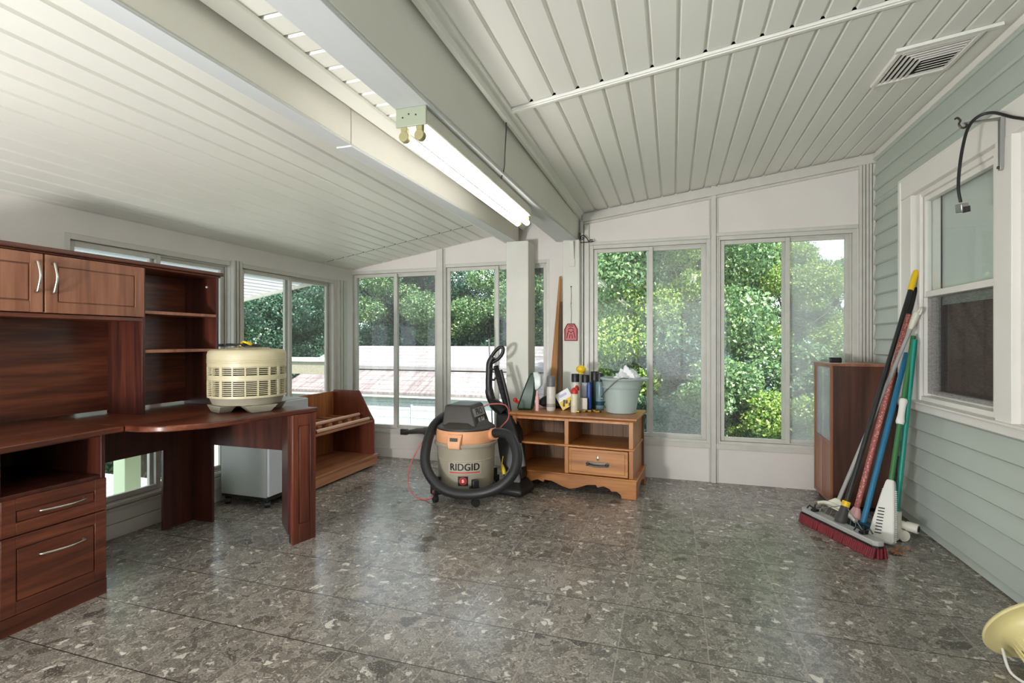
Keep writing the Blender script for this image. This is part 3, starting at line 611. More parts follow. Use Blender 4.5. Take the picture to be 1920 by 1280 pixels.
# deck, awning and its post outside the left windows
dk = MB(); dk.box((-6.2, -2.5, -.16), (-3.06, 3.3, -.12)); o = dk.build('deck', 'deck', smooth=False); o['kind'] = 'structure'
dk = MB()
for x in (-6.0, -4.6, -3.2):
    for y in (-2.2, .4, 3.1): dk.box((x-.05, y-.05, -2.1), (x+.05, y+.05, -.16))
o = dk.build('deck_framing', 'bark'); o['kind'] = 'structure'
AW = thing('patio_awning', (-3.06, 4.0, 1.68), 0, 'white ribbed patio awning sloping down outside the left windows', 'awning')
a = MB(); pr = []
for k in range(17):
    x = -3.06-.10*k; pr += [(x, 0), (x-.07, 0), (x-.075, .02), (x-.095, .02)]
def za(x): return 2.148+.153*x
v = [(x, -2.5, za(x)+d) for x, d in pr]+[(x, 4.0, za(x)+d) for x, d in pr]; n_ = len(pr)
a.mesh(v, [(i, i+1, n_+i+1, n_+i) for i in range(n_-1)]); a.build('ribbed_panels', 'awning', AW, world=True, smooth=False)
a = MB(); a.prism([(-4.75, za(-4.75)-.05), (-3.06, za(-3.06)-.02), (-3.06, za(-3.06)+.06), (-4.75, za(-4.75)+.06)], 'y', 4.0, 4.03); a.box((-4.77, -2.5, za(-4.75)-.06), (-4.74, 4.03, za(-4.75)+.05)); a.build('edge_rail', 'trimw', AW, world=True)
tag(MB().box((-3.62, 2.46, -.12), (-3.51, 2.57, 1.60)).build('awning_post', 'postg', bevel=.004), 'pale green square post standing on the deck outside the left windows', 'post')
PR = thing('porch_roof', (-5.6, 6.3, -2.1), 0, 'low flat grey roof with a white edge beyond the corner window', 'roof')
MB().box((-1.5, -.25, 2.72), (1.02, .35, 2.90)).build('roof_panel', 'beiged', PR); MB().box((-1.52, -.28, 2.90), (1.04, .38, 2.935)).build('roof_edge', 'trimw', PR)
for x in (-1.4, .9): MB().box((x-.05, -.05, 0), (x+.05, .05, 2.72)).build('post', 'trimw', PR)

# foliage
def leaf_mesh(name, clumps, n, size, seed):
    rng = np.random.default_rng(seed); cl = np.array(clumps, float); wgt = (cl[:, 3]*cl[:, 4]*cl[:, 5])**.67; ci = rng.choice(len(cl), n, p=wgt/wgt.sum())
    d = rng.normal(size=(n, 3)); d /= np.linalg.norm(d, axis=1)[:, None]; rad = rng.uniform(.55, 1.05, n)[:, None]
    c = cl[ci, :3] + d*rad*cl[ci, 3:6]
    u = rng.normal(size=(n, 3)); u[:, 2] -= .35; u /= np.linalg.norm(u, axis=1)[:, None]
    nr = d*.6+rng.normal(size=(n, 3))*.7+np.array([0, 0, .5]); w = np.cross(nr, u); w /= np.linalg.norm(w, axis=1)[:, None]+1e-9; nn = np.cross(u, w)
    L = (size*rng.uniform(.6, 1.3, n))[:, None]; wd = L*.32
    v = np.empty((n, 4, 3)); v[:, 0] = c; v[:, 1] = c+u*L*.45+w*wd+nn*L*.08; v[:, 2] = c+u*L; v[:, 3] = c+u*L*.45-w*wd+nn*L*.08
    me = bpy.data.meshes.new(name); me.vertices.add(4*n); me.vertices.foreach_set('co', v.ravel()); me.loops.add(4*n); me.loops.foreach_set('vertex_index', np.arange(4*n, dtype=np.int32))
    me.polygons.add(n); me.polygons.foreach_set('loop_start', np.arange(0, 4*n, 4, dtype=np.int32)); me.polygons.foreach_set('loop_total', np.full(n, 4, np.int32)); me.update(calc_edges=True); return me
def crown(seed, n, R, zlo, zhi):
    rng = random.Random(seed); out = []
    for _ in range(n):
        a = rng.uniform(0, 2*PI); z = rng.uniform(zlo, zhi); k = math.sin(PI*(.12+.82*(z-zlo)/(zhi-zlo))); r = R*k*math.sqrt(rng.uniform(.15, 1)); s = R*rng.uniform(.20, .36)
        out.append((r*math.cos(a), r*math.sin(a), z, s, s, s*.72))
    return out
TREE = [leaf_mesh('tree_leaves', crown(s, 34, 2.0, .9, 6.2), 75000, .066, s) for s in (1, 2)]
BUSH = [leaf_mesh('bush_leaves', crown(s, 22, .85, .15, 1.5), 26000, .046, s) for s in (5, 6)]
def stem_mesh(seed, h, r, nb, spread):
    rng = random.Random(seed); b = MB(); pts = [(rng.uniform(-.06, .06)*k, rng.uniform(-.06, .06)*k, h*k/5) for k in range(6)]; b.tube(spline(pts, 3), [r*(1-.75*i/15) for i in range(16)], 9)
    for k in range(nb):
        z = h*rng.uniform(.3, .9); a = rng.uniform(0, 2*PI); s = spread*rng.uniform(.5, 1); p = [(0, 0, z), (s*.4*math.cos(a), s*.4*math.sin(a), z+s*.35), (s*math.cos(a), s*math.sin(a), z+s*.8)]; b.tube(spline(p, 3), [r*.35, r*.33, r*.3, r*.26, r*.2, r*.15, r*.1], 6)
    bmesh.ops.recalc_face_normals(b.bm, faces=b.bm.faces); me = bpy.data.meshes.new('stems'); b.bm.to_mesh(me); b.bm.free()
    for p in me.polygons: p.use_smooth = True
    me.materials.append(MT['bark']); return me
TST = [stem_mesh(3, 5.4, .17, 9, 1.7), stem_mesh(4, 5.6, .13, 8, 1.6)]; BST = [stem_mesh(8, 1.3, .03, 8, .7), stem_mesh(9, 1.2, .03, 7, .7)]
LM = {}
def plant(name, x, y, z, sc, kind, var, m, label, cat, group, dz=0.):
    r = thing(name, (x, y, z), random.uniform(0, 6.28), label, cat, group); r.scale = (sc, sc, sc*(1+dz))
    key = (kind, var, m)
    if key not in LM:
        me = (TREE if kind == 't' else BUSH)[var].copy(); me.materials.append(MT[m]); LM[key] = me
    f = bpy.data.objects.new('foliage', LM[key]); COL.objects.link(f); f.parent = r
    s = bpy.data.objects.new('trunk' if kind == 't' else 'stems', (TST if kind == 't' else BST)[var]); COL.objects.link(s); s.parent = r
    return r
G1 = 'trees behind the garden shed'; G2 = 'trees outside the right windows'; G3 = 'bushes outside the right windows'; G4 = 'trees beyond the left windows'
LB1 = 'dark leafy tree rising behind the shingle roof of the garden shed'
for i, (x, y, s, m) in enumerate([(-13.4, 15.5, 1.15, 'leafC'), (-10.6, 16.4, 1.2, 'leafC'), (-7.9, 15.2, 1.1, 'leafB'), (-5.6, 16.6, 1.25, 'leafC'), (-3.6, 14.8, 1.1, 'leafB'), (-6.6, 19.5, 1.4, 'leafC'), (-11.5, 20.5, 1.5, 'leafC'), (-2.2, 18.5, 1.4, 'leafC'), (-16.5, 18, 1.4, 'leafC')]):
    plant('tree', x, y, -2.1, s, 't', i % 2, m, LB1, 'tree', G1)
LB4 = 'dark blue green tree close beyond the left hand window wall'
for i, (x, y, s, m) in enumerate([(-9.6, 7.2, .95, 'leafC'), (-12.2, 8.6, 1.1, 'leafC'), (-13.5, 5.2, 1.1, 'leafC'), (-11.5, 12.0, 1.1, 'leafC'), (-10.4, 2.6, 1.0, 'leafB')]):
    plant('tree', x, y, -2.1, s, 't', i % 2, m, LB4, 'tree', G4)
LB2 = 'green leafy tree filling the view outside the right rear windows'
for i, (x, y, s, m, dz) in enumerate([(-.3, 9.8, .8, 'leafB', .2), (.15, 7.9, .8, 'leafB', .1), (.3, 10.6, .95, 'leafA', 0), (1.75, 9.0, .52, 'leafA', 0), (2.9, 10.6, .52, 'leafB', 0), (-.5, 12.5, 1.2, 'leafC', 0), (.8, 13.5, 1.0, 'leafB', 0), (4.6, 10.8, .55, 'leafB', 0), (3.6, 14.0, .60, 'leafC', 0), (-.45, 7.6, .56, 'leafA', .1)]):
    plant('tree', x, y, gz(x, y), s, 't', i % 2, m, LB2, 'tree', G2, dz)
for i, (x, y, s_) in enumerate([(-13.5, 14.2, 2.5), (-11.4, 14.6, 2.6), (-9.3, 14.1, 2.4), (-7.2, 14.6, 2.6), (-5.2, 14.2, 2.5), (-3.3, 14.5, 2.6), (-1.6, 13.6, 2.3)]):
    plant('bush', x, y+1.5, -2.1, s_, 'b', i % 2, 'leafC', 'tall dark bush standing just behind the shed roof', 'bush', 'bushes behind the garden shed')
plant('tree', -1.75, 14.6, -1.9, 1.15, 't', 0, 'leafB', 'leafy tree at the end of the garden shed behind the leaning board', 'tree', None)
LB3 = 'low leafy bush growing just outside the right rear windows'
for i, (x, y, s, m) in enumerate([(-.6, 6.0, .8, 'leafB'), (-.05, 5.7, .72, 'leafC'), (.55, 6.2, .95, 'leafB'), (1.15, 5.8, .78, 'leafA'), (1.75, 6.3, .95, 'leafB'), (2.4, 6.6, 1.0, 'leafB'), (.3, 7.0, 1.1, 'leafC'), (1.3, 7.2, 1.1, 'leafB'), (-.4, 7.2, 1.0, 'leafB')]):
    plant('bush', x, y, gz(x, y), s, 'b', i % 2, m, LB3, 'bush', G3)
# ------------------------------------------------------------------ corner desk and hutch
def panel_front(name, parent, x, y0, y1, z0, z1, m, w=.042, grooves=True):
    """raised panel door or drawer front, face towards +X at x"""
    b = MB(); b.box((x-.016, y0, z0), (x-.006, y1, z1)); 
    b.box((x-.006, y0, z0), (x, y0+w, z1)); b.box((x-.006, y1-w, z0), (x, y1, z1)); b.box((x-.006, y0+w, z0), (x, y1-w, z0+w)); b.box((x-.006, y0+w, z1-w), (x, y1-w, z1))
    b.box((x-.006, y0+w+.005, z0+w+.005), (x-.001, y1-w-.005, z1-w-.005))
    return b.build(name, m, parent, bevel=.0015, world=True)
def pull(parent, p0, p1, out, r=.0048):
    p0, p1 = Vector(p0), Vector(p1); mid = (p0+p1)/2+Vector((out, 0, 0)); q = out*.75
    pts = [p0, p0+Vector((q*.5, 0, 0)), p0.lerp(p1, .12)+Vector((q*.8, 0, 0)), mid, p1.lerp(p0, .12)+Vector((q*.8, 0, 0)), p1+Vector((q*.5, 0, 0)), p1]
    b = MB(); b.tube(spline(pts, 5), r, 10); return b
def build_world(mb, name, m, part):
    """sub-part built in world coordinates under a part that sits at its thing's origin"""
    root = part.parent; mb.bm.transform(root.matrix_basis.inverted()); return mb.build(name, m, part)
DT = .72
D = thing('corner_desk', (-2.6, 1.75, 0), 0, 'reddish cherry laminate corner desk with two drawers standing along the left wall', 'desk')
b = MB(); b.prism([(-2.94, .97), (-2.235, .97), (-2.262, 1.30), (-2.300, 1.55), (-2.296, 1.607), (-2.94, 1.607)], 'z', DT-.026, DT); b.build('desktop', 'cherryY', D, bevel=.005, world=True)
cv = [(p.x, p.y) for p in spline([(-2.290, 1.612, 0), (-2.21, 1.618, 0), (-2.13, 1.645, 0), (-2.075, 1.70, 0), (-2.005, 1.81, 0), (-1.968, 1.98, 0), (-1.950, 2.18, 0), (-1.905, 2.352, 0)], 5)]
b = MB(); b.prism([(-2.94, 1.61)] + cv + [(-1.905, 2.395), (-2.94, 2.395)], 'z', DT-.026, DT); b.build('corner_top', 'cherryY', D, bevel=.005, world=True)
Z1 = DT-.026
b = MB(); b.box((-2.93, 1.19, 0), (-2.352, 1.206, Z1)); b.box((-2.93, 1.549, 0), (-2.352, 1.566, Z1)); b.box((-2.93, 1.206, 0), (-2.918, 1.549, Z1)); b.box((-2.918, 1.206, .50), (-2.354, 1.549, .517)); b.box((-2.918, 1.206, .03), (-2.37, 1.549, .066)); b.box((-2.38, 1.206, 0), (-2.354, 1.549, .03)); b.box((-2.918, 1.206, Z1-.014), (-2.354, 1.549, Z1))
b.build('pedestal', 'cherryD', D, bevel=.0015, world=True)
MB().box((-2.356, 1.19, 0), (-2.344, 1.567, .066)).build('plinth', 'cherryY', D, bevel=.001, world=True)
for z0, z1, hz in ((.367, .503, .438), (.071, .362, .27)):
    dr = panel_front('drawer', D, -2.336, 1.198, 1.560, z0, z1, 'cherryY', .045)
    build_world(pull(D, (-2.338, 1.318, hz), (-2.338, 1.472, hz), .030), 'handle', 'nickel', dr)
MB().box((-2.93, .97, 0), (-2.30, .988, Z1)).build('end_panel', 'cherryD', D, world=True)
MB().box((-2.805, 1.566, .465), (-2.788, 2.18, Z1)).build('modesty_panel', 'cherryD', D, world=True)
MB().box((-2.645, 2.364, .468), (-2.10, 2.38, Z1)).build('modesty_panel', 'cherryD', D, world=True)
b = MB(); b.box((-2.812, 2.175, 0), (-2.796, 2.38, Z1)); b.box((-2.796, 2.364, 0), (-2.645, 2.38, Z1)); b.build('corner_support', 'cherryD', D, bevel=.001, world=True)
ang = math.atan2(.135, .035)
Mx = Matrix.Translation((-1.94, 2.229, 0)) @ Matrix.Rotation(ang, 4, 'Z')   # local x along the panel, -y towards the room
b = MB(); wd = .142
b.box((0, .0, .0), (wd, .016, Z1), Mx)
for (x0, x1, z0, z1) in ((0, .036, 0, Z1), (wd-.036, wd, 0, Z1), (.036, wd-.036, 0, .10), (.036, wd-.036, Z1-.06, Z1), (.041, wd-.041, .105, Z1-.065)): b.box((x0, -.006, z0), (x1, 0, z1), Mx)
b.build('leg', 'cherry', D, bevel=.0015, world=True)
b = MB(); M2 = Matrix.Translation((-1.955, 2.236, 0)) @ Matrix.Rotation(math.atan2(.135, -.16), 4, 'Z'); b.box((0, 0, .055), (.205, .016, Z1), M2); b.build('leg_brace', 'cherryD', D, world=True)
b = MB(); b.cyl((-1.972, 2.262, 0), (-1.972, 2.262, .056), .013, seg=12); b.build('foot', 'black', D, world=True)
for p in ((-2.789, 1.60, .655), ): pass
b = MB(); b.cyl((-2.15, 2.366, .665), (-2.15, 2.360, .665), .006, seg=10); b.build('fastener_cap', 'white', D, world=True)
b = MB(); b.cyl((-2.789, 1.63, .64), (-2.783, 1.63, .64), .006, seg=10); b.build('fastener_cap', 'white', D, world=True)

H = thing('desk_hutch', (-2.68, 1.66, DT), 0, 'cherry laminate hutch with two doors and open shelves standing on the corner desk', 'hutch')
FX, BX = -2.55, -2.80
for y, m in ((.99, 'cherryD'), (1.872, 'cherryD'), (2.308, 'cherryD')): MB().box((BX, y, DT), (FX, y+.016, 1.472)).build('side_panel', m, H, bevel=.001, world=True)
b = MB(); b.box((BX-.01, .975, 1.472), (FX+.022, 2.34, 1.492)); b.box((BX, .985, 1.462), (FX+.010, 2.33, 1.472)); b.build('top', 'cherryY', H, bevel=.004, world=True)
MB().box((BX, 1.006, 1.192), (FX, 1.872, 1.210)).build('shelf', 'cherryY', H, bevel=.001, world=True)
for z in (1.232, 1.032): MB().box((BX+.008, 1.888, z), (FX-.002, 2.308, z+.016)).build('shelf', 'doorw', H, bevel=.001, world=True)
MB().box((BX, 1.006, DT+.016), (BX+.008, 2.308, 1.462)).build('back_panel', 'cherryY', H, world=True)
for y0, y1, hy in ((1.012, 1.440, 1.414), (1.448, 1.870, 1.474)):
    dr = panel_front('door', H, FX+.018, y0, y1, 1.213, 1.460, 'doorw', .046)
    build_world(pull(H, (FX+.018, hy, 1.300), (FX+.018, hy, 1.424), .030, .0055), 'handle', 'nickel', dr)
b = MB(); b.cyl((-2.62, 2.3075, 1.41), (-2.62, 2.302, 1.41), .006, seg=10); b.build('fastener_cap', 'white', H, world=True)

# ------------------------------------------------------------------ round air purifier
A = thing('air_purifier', (-2.205, 2.195, DT), 0, 'round beige louvred air purifier standing on the corner of the desk', 'air purifier')
R = .192
MB().lathe([(.14, .035), (.168, .04), (.178, .066), (.184, .078), (.10, .078)], seg=64).build('base', 'beiged', A)
for k in range(4):
    a = math.radians(-112+90*k); c = MB(); M_ = Matrix.Rotation(a, 4, 'Z')
    c.mesh([M_ @ Vector(p) for p in [(.09, -.080, .036), (.174, -.085, .038), (.174, .085, .038), (.09, .080, .036), (.10, -.042, 0), (.165, -.050, 0), (.165, .050, 0), (.10, .042, 0)]], [(0, 1, 2, 3), (4, 7, 6, 5), (0, 4, 5, 1), (1, 5, 6, 2), (2, 6, 7, 3), (3, 7, 4, 0)]); c.build('foot', 'beiged', A, bevel=.003)
MB().lathe([(R-.022, .07), (R-.022, .26)], seg=48, caps=False).build('filter_core', 'grille_in', A)
g = MB()
for z0, z1 in ((.078, .090), (.170, .196), (.238, .256)): g.lathe([(R-.016, z0), (R, z0), (R, z1), (R-.016, z1)], seg=72, caps=False)
z = .0985
while z < .168: g.lathe([(R-.012, z-.0017), (R-.001, z-.0023), (R-.001, z+.0017), (R-.012, z+.0017)], seg=72, caps=False); z += .0098
z = .205
while z < .236: g.lathe([(R-.012, z-.0017), (R-.001, z-.0023), (R-.001, z+.0017), (R-.012, z+.0017)], seg=72, caps=False); z += .0098
for k in range(20):
    a = 2*PI*k/20+.1; wv_ = .0085 if k % 5 == 0 else .0032; M_ = Matrix.Rotation(a, 4, 'Z')
    g.box((R-.014, -wv_, .085), (R+.001, wv_, .172), M_); g.box((R-.014, -wv_, .19), (R+.001, wv_, .242), M_)
g.build('grille', 'beige', A)
b = MB(); b.lathe([(R-.03, .252), (R, .254), (R+.001, .300), (R-.004, .318), (R-.016, .327), (R-.05, .331), (.08, .333), (0.001, .333)], seg=72, caps=False)
for k in range(3): b.lathe([(R+.0005, .258+.007*k), (R+.002, .259+.007*k), (R+.002, .262+.007*k), (R+.0005, .263+.007*k)], seg=72, caps=False)
b.build('top_cover', 'beige', A)
M_ = Matrix.Rotation(.4, 4, 'Z'); MB().lathe([(.12, .3305), (.116, .337), (.001, .338)], seg=8, M=Matrix.Rotation(.4, 3, 'Z')).build('lid', 'beige', A, bevel=.002)
c = MB(); c.tube(spline([(.02, -.09, .349), (-.03, -.11, .354), (-.045, -.07, .356), (.0, -.05, .354), (.05, -.085, .352), (.09, -.075, .353), (.125, -.04, .350), (.13, -.085, .346), (.09, -.11, .346), (.055, -.095, .352), (.02, -.075, .358), (.05, -.06, .360), (.08, -.09, .358), (.03, -.115, .352), (-.01, -.15, .347)], 7), .0042, 8); c.box((-.022, -.168, .344), (-.004, -.148, .358)); c.build('power_cord', 'black', A)
c = MB(); c.tube(spline([(.055, -.105, .35), (.05, -.08, .366), (.075, -.06, .362), (.095, -.07, .352), (.085, -.10, .366), (.06, -.09, .370)], 6), .005, 8); c.build('cord_tie', 'yellow', A)

# ------------------------------------------------------------------ grey drawer cabinet on casters
F = thing('drawer_cabinet', (-2.69, 2.84, 0), 0, 'grey metal drawer cabinet on casters standing behind the corner desk', 'cabinet')
MB().box((-2.888, 2.65, .072), (-2.512, 3.03, .69)).build('body', 'grey', F, bevel=.004, world=True)
MB().box((-2.885, 2.655, .055), (-2.5, 3.025, .073)).build('base_frame', 'black', F, world=True)
for z0, z1 in ((.08, .455), (.46, .57), (.575, .685)):
    d_ = MB().box((-2.512, 2.654, z0), (-2.494, 3.026, z1)).build('drawer', 'greyl', F, bevel=.004, world=True)
for x, y in ((-2.86, 2.68), (-2.53, 2.68), (-2.86, 3.0), (-2.53, 3.0)):
    c = MB(); c.cyl((x-.012, y-.012, .024), (x+.012, y+.012, .024), .024, seg=18); c.box((x-.014, y-.014, .034), (x+.014, y+.014, .056)); c.build('caster', 'black', F, bevel=.002, world=True)

# ------------------------------------------------------------------ low pine shelf unit under the corner window
Bn = thing('shelf_unit', (-2.7, 3.5, 0), 0, 'orange brown plywood shelf unit with sloping sides below the corner windows', 'shelf unit')
prof = [(-2.915, .02), (-2.50, .02), (-2.50, .395), (-2.552, .478), (-2.652, .655), (-2.915, .655)]
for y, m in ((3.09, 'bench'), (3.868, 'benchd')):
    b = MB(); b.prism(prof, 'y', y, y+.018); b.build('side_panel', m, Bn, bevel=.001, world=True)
b = MB(); b.box((-2.93, 3.09, .03), (-2.916, 3.886, .64)); b.build('back_panel', 'bench', Bn, world=True)
MB().box((-2.915, 3.108, .085), (-2.495, 3.868, .103)).build('bottom_shelf', 'benchY', Bn, bevel=.002, world=True)
b = MB(); b.box((-2.50, 3.085, .016), (-2.478, 3.895, .088)); b.box((-2.505, 3.08, .088), (-2.470, 3.90, .104)); b.build('plinth', 'benchY', Bn, bevel=.002, world=True)
MB().box((-2.915, 3.108, .385), (-2.505, 3.868, .402)).build('middle_shelf', 'benchY', Bn, bevel=.002, world=True)
for k in range(6): MB().box((-2.905, 3.14+.125*k, .402), (-2.60, 3.185+.125*k, .436)).build('cross_slat', 'benchY', Bn, bevel=.002, world=True)
for y in (3.13, 3.80): MB().box((-2.6, y, 0), (-2.55, y+.05, .03)).build('foot', 'black', Bn, world=True)
for x, z, lab in ((-2.528, .417, 'long pale wooden rod lying along the front edge of the plywood shelf unit'), (-2.625, .451, 'long pale wooden rod lying behind the other across the shelf unit slats')):
    P_ = thing('wooden_rod', (x, 3.5, z), 0, lab, 'rod', 'rods on the plywood shelf unit')
    b = MB(); b.cyl((0, -.385, 0), (0, .36, 0), .0145, seg=16); b.build('rod', 'rodwood', P_)
    for y in (-.372, .335): b = MB(); b.cyl((0, y, 0), (0, y+.016, 0), .0165, seg=14); b.build('clip', 'black', P_)
#@@PART4
# ------------------------------------------------------------------ wet and dry vacuum
V_ = thing('shop_vacuum', (-1.385, 3.30, 0), 0, 'grey and faded orange drum shop vacuum with a looped black hose on casters', 'vacuum cleaner')
MB().lathe([(.10, .070), (.205, .074), (.212, .088), (.205, .104), (.10, .104)], seg=40).build('dolly', 'black', V_)
for a in (-128, -52, 52, 128):
    ca, sa = math.cos(math.radians(a)), math.sin(math.radians(a)); M_ = Matrix.Rotation(math.radians(a), 4, 'Z')
    c = MB(); c.box((.17, -.032, .055), (.262, .032, .125), M_); c.box((.205, -.022, .11), (.25, .022, .175), M_); c.build('caster_bracket', 'black', V_, bevel=.006)
    c = MB(); x, y = .238*ca, .238*sa; c.cyl((x-.014*ca, y-.014*sa, .028), (x+.014*ca, y+.014*sa, .028), .028, seg=20); c.box((.222, -.010, .045), (.254, .010, .07), M_); c.build('caster', 'rubber', V_, bevel=.002)
d_ = MB(); d_.lathe([(.10, .10), (.190, .10), (.193, .104), (.1985, .285), (.2005, .287), (.2005, .292), (.199, .294), (.204, .378), (.216, .380), (.220, .386), (.220, .398), (.214, .404), (.10, .404)], seg=64); d_.build('drum', 'khaki', V_)
d_ = MB(); d_.lathe([(.12, .404), (.206, .404), (.209, .410), (.205, .482), (.200, .489), (.12, .489)], seg=64); lid = d_.build('lid_ring', 'orange', V_)
MB().lathe([(.12, .488), (.2025, .488), (.2025, .494), (.12, .494)], seg=64).build('gasket', 'inkblack', V_)
h_ = MB(); h_.lathe([(.12, .494), (.201, .494), (.198, .503), (.172, .517), (.150, .537), (.10, .541)], seg=56); h_.build('motor_base', 'charcoal', V_)
h_ = MB(); hx = [(-.115, -.125), (.112, -.125), (.112, .125), (-.115, .125)]
def rr(w0, w1, d0, d1, z): return [(w0, d0, z), (w1, d0, z), (w1, d1, z), (w0, d1, z)]
h_.rings([rr(-.125, .128, -.135, .135, .512), rr(-.112, .085, -.118, .12, .640), rr(-.100, .072, -.106, .108, .656)]); head = h_.build('motor_head', 'charcoal', V_, bevel=.010)
# labels on the slanted right hand face of the motor head
tilt = math.atan2(.128-.085, .640-.512)
MF = Matrix.Translation((.1065, -.005, .576)) @ Matrix.Rotation(-tilt, 4, 'Y') @ Matrix.Rotation(PI/2, 4, 'Z') @ Matrix.Rotation(PI/2, 4, 'X')     # x along +Y, y up, z out
l_ = MB(); l_.box((-.10, .000, .0004), (.095, .056, .0016), MF); l_.build('label_plate', 'labelgrey', head, bevel=0)
l_ = MB(); l_.box((-.10, -.056, .0004), (.095, -.004, .0016), MF); l_.build('label_plate', 'inkblack', head, bevel=0)
for txt, y, mm, sz in (('PRO', .028, 'inkblack', .062), ('16 Gal', -.030, 'white', .043)):
    me = text_mesh(txt, sz, .0005, .0012); me.transform(MF @ Matrix.Translation((0, y, .0022))); put_mesh('lettering', me, mm, head)
# drum badge lettering wrapped on the drum
def wrap(me, r, a0, zc, th=.0012):
    bm = bmesh.new(); bm.from_mesh(me); bmesh.ops.triangulate(bm, faces=bm.faces); bmesh.ops.subdivide_edges(bm, edges=bm.edges, cuts=3, use_grid_fill=True); bm.to_mesh(me); bm.free()
    for v in me.vertices:
        x, y, z = v.co; rr_ = r(zc+y)+th+z; a = a0+x/.2; v.co = (rr_*math.cos(a), rr_*math.sin(a), zc+y)
rdrum = lambda z: .193+(z-.104)/(.285-.104)*(.1985-.193)
A0 = math.radians(-70)
def curved_plate(w, z0, z1, th, a0, n=24):
    b = MB(); rings = []
    for i in range(n+1):
        a = a0+(-w/2+w*i/n)/.2; ca, sa = math.cos(a), math.sin(a)
        rings.append([((rdrum(z)+t)*ca, (rdrum(z)+t)*sa, z) for z, t in ((z0, -.001), (z0, th), (z1, th), (z1, -.001))])
    return b.rings(rings)
badge = curved_plate(.235, .205, .282, .0005, A0).build('badge', mat('badge_backing', S(172, 164, 146), .4), V_)
me = text_mesh('RIDGID', .066, .0006, .0, 1.06)
bm = bmesh.new()
for dx_, dz_ in ((-.0020, 0), (-.0010, .0006), (0, -.0006), (.0010, .0006), (.0020, 0)):
    k0 = len(bm.verts); bm.from_mesh(me); bm.verts.ensure_lookup_table()
    for v in bm.verts[k0:]: v.co.x += dx_; v.co.y += dz_
bm.to_mesh(me); bm.free()
xs_ = [v.co.x for v in me.vertices]; k_ = .205/(max(xs_)-min(xs_))
for v in me.vertices: v.co.x *= k_
wrap(me, rdrum, A0, .251); put_mesh('lettering', me, 'inkblack', badge)
curved_plate(.215, .2125, .2195, .0016, A0).build('underline', 'labelred', badge)
em = curved_plate(.070, .128, .192, .0010, A0-.06, 8).build('emblem', 'inkblack', V_)
def disc_on_drum(r0, r1, a0, zc, th, m, parent, name):
    b = MB(); n = 28; rings = []
    for k in range(n):
        t = 2*PI*k/n; rings.append([((rdrum(zc+r*math.sin(t))+h)*math.cos(a0+r*math.cos(t)/.2), (rdrum(zc+r*math.sin(t))+h)*math.sin(a0+r*math.cos(t)/.2), zc+r*math.sin(t)) for r, h in ((r0, 0), (r0, th), (r1, th), (r1, 0))])
    b.rings(rings, caps=False, closed=True); return b.build(name, m, parent)
disc_on_drum(.0205, .026, A0-.06, .160, .0018, 'labelred', em, 'ring'); disc_on_drum(.0005, .0165, A0-.06, .160, .0016, 'labelred', em, 'disc')
me = text_mesh('5', .026, .0004, .0008); wrap(me, rdrum, A0-.06, .160, .0022); put_mesh('lettering', me, 'white', em)
# latch on the lid ring
for a in (math.radians(-88), math.radians(92)):
    M_ = Matrix.Rotation(a, 4, 'Z'); c = MB()
    c.mesh([M_ @ Vector(p) for p in [(.198, -.055, .475), (.198, .055, .475), (.214, .050, .470), (.214, -.050, .470), (.20, -.045, .372), (.20, .045, .372), (.232, .040, .378), (.232, -.040, .378), (.236, -.046, .42), (.236, .046, .42)]],
           [(0, 1, 2, 3), (3, 2, 9, 8), (8, 9, 6, 7), (7, 6, 5, 4), (0, 3, 8, 7, 4), (1, 5, 6, 9, 2), (0, 4, 5, 1)]); c.build('latch', 'orange', V_, bevel=.005)
    if a < 0: lt = MB(); lt.box((.2345, -.026, .43), (.2365, .026, .452), M_); lt.build('latch_mark', 'charcoal', V_)
# hose: port on the right, looped in front of the drum, back up on the left
hp = spline([(.195, -.03, .452), (.275, -.07, .475), (.365, -.12, .462), (.432, -.19, .375), (.435, -.25, .275), (.36, -.30, .185), (.22, -.325, .133), (.05, -.325, .122), (-.08, -.31, .165), (-.175, -.27, .265), (-.205, -.20, .385), (-.215, -.08, .490), (-.19, .05, .548), (-.14, .14, .568)], 26)
hs = MB(); hs.tube(hp, [.0335 if i % 2 else .0322 for i in range(len(hp))], 16); hose = hs.build('hose', 'hose', V_)
c = MB(); c.cyl((.185, -.022, .448), (.235, -.05, .463), .042, .040, 20); c.build('hose_port', 'orange', V_)
c = MB(); c.cyl((-.20, .10, .420), (-.36, .18, .410), .024, .026, 18); c.cyl((-.36, .18, .410), (-.43, .20, .403), .029, .029, 18); c.tube([(-.43, .20, .403), (-.50, .22, .396), (-.60, .24, .378), (-.66, .25, .372)], [.024, .022, .016, .012], 16); c.box((-.66, .235, .355), (-.60, .265, .400)); c.build('nozzle', 'charcoal', V_, bevel=.003)
c = MB(); c.tube(spline([(-.10, .10, .54), (-.17, .03, .508), (-.235, -.10, .45), (-.31, -.14, .33), (-.37, -.14, .20), (-.38, -.14, .10), (-.34, -.15, .03), (-.25, -.16, .004), (-.17, -.19, .03), (-.145, -.22, .09)], 8), .0045, 8); c.tube(spline([(.09, .10, .62), (.14, .12, .64), (.24, .16, .63), (.25, .20, .54), (.20, .17, .47), (.14, .18, .42), (.06, .22, .40)], 8), .0045, 8); c.build('power_cord', 'cordpink', V_)

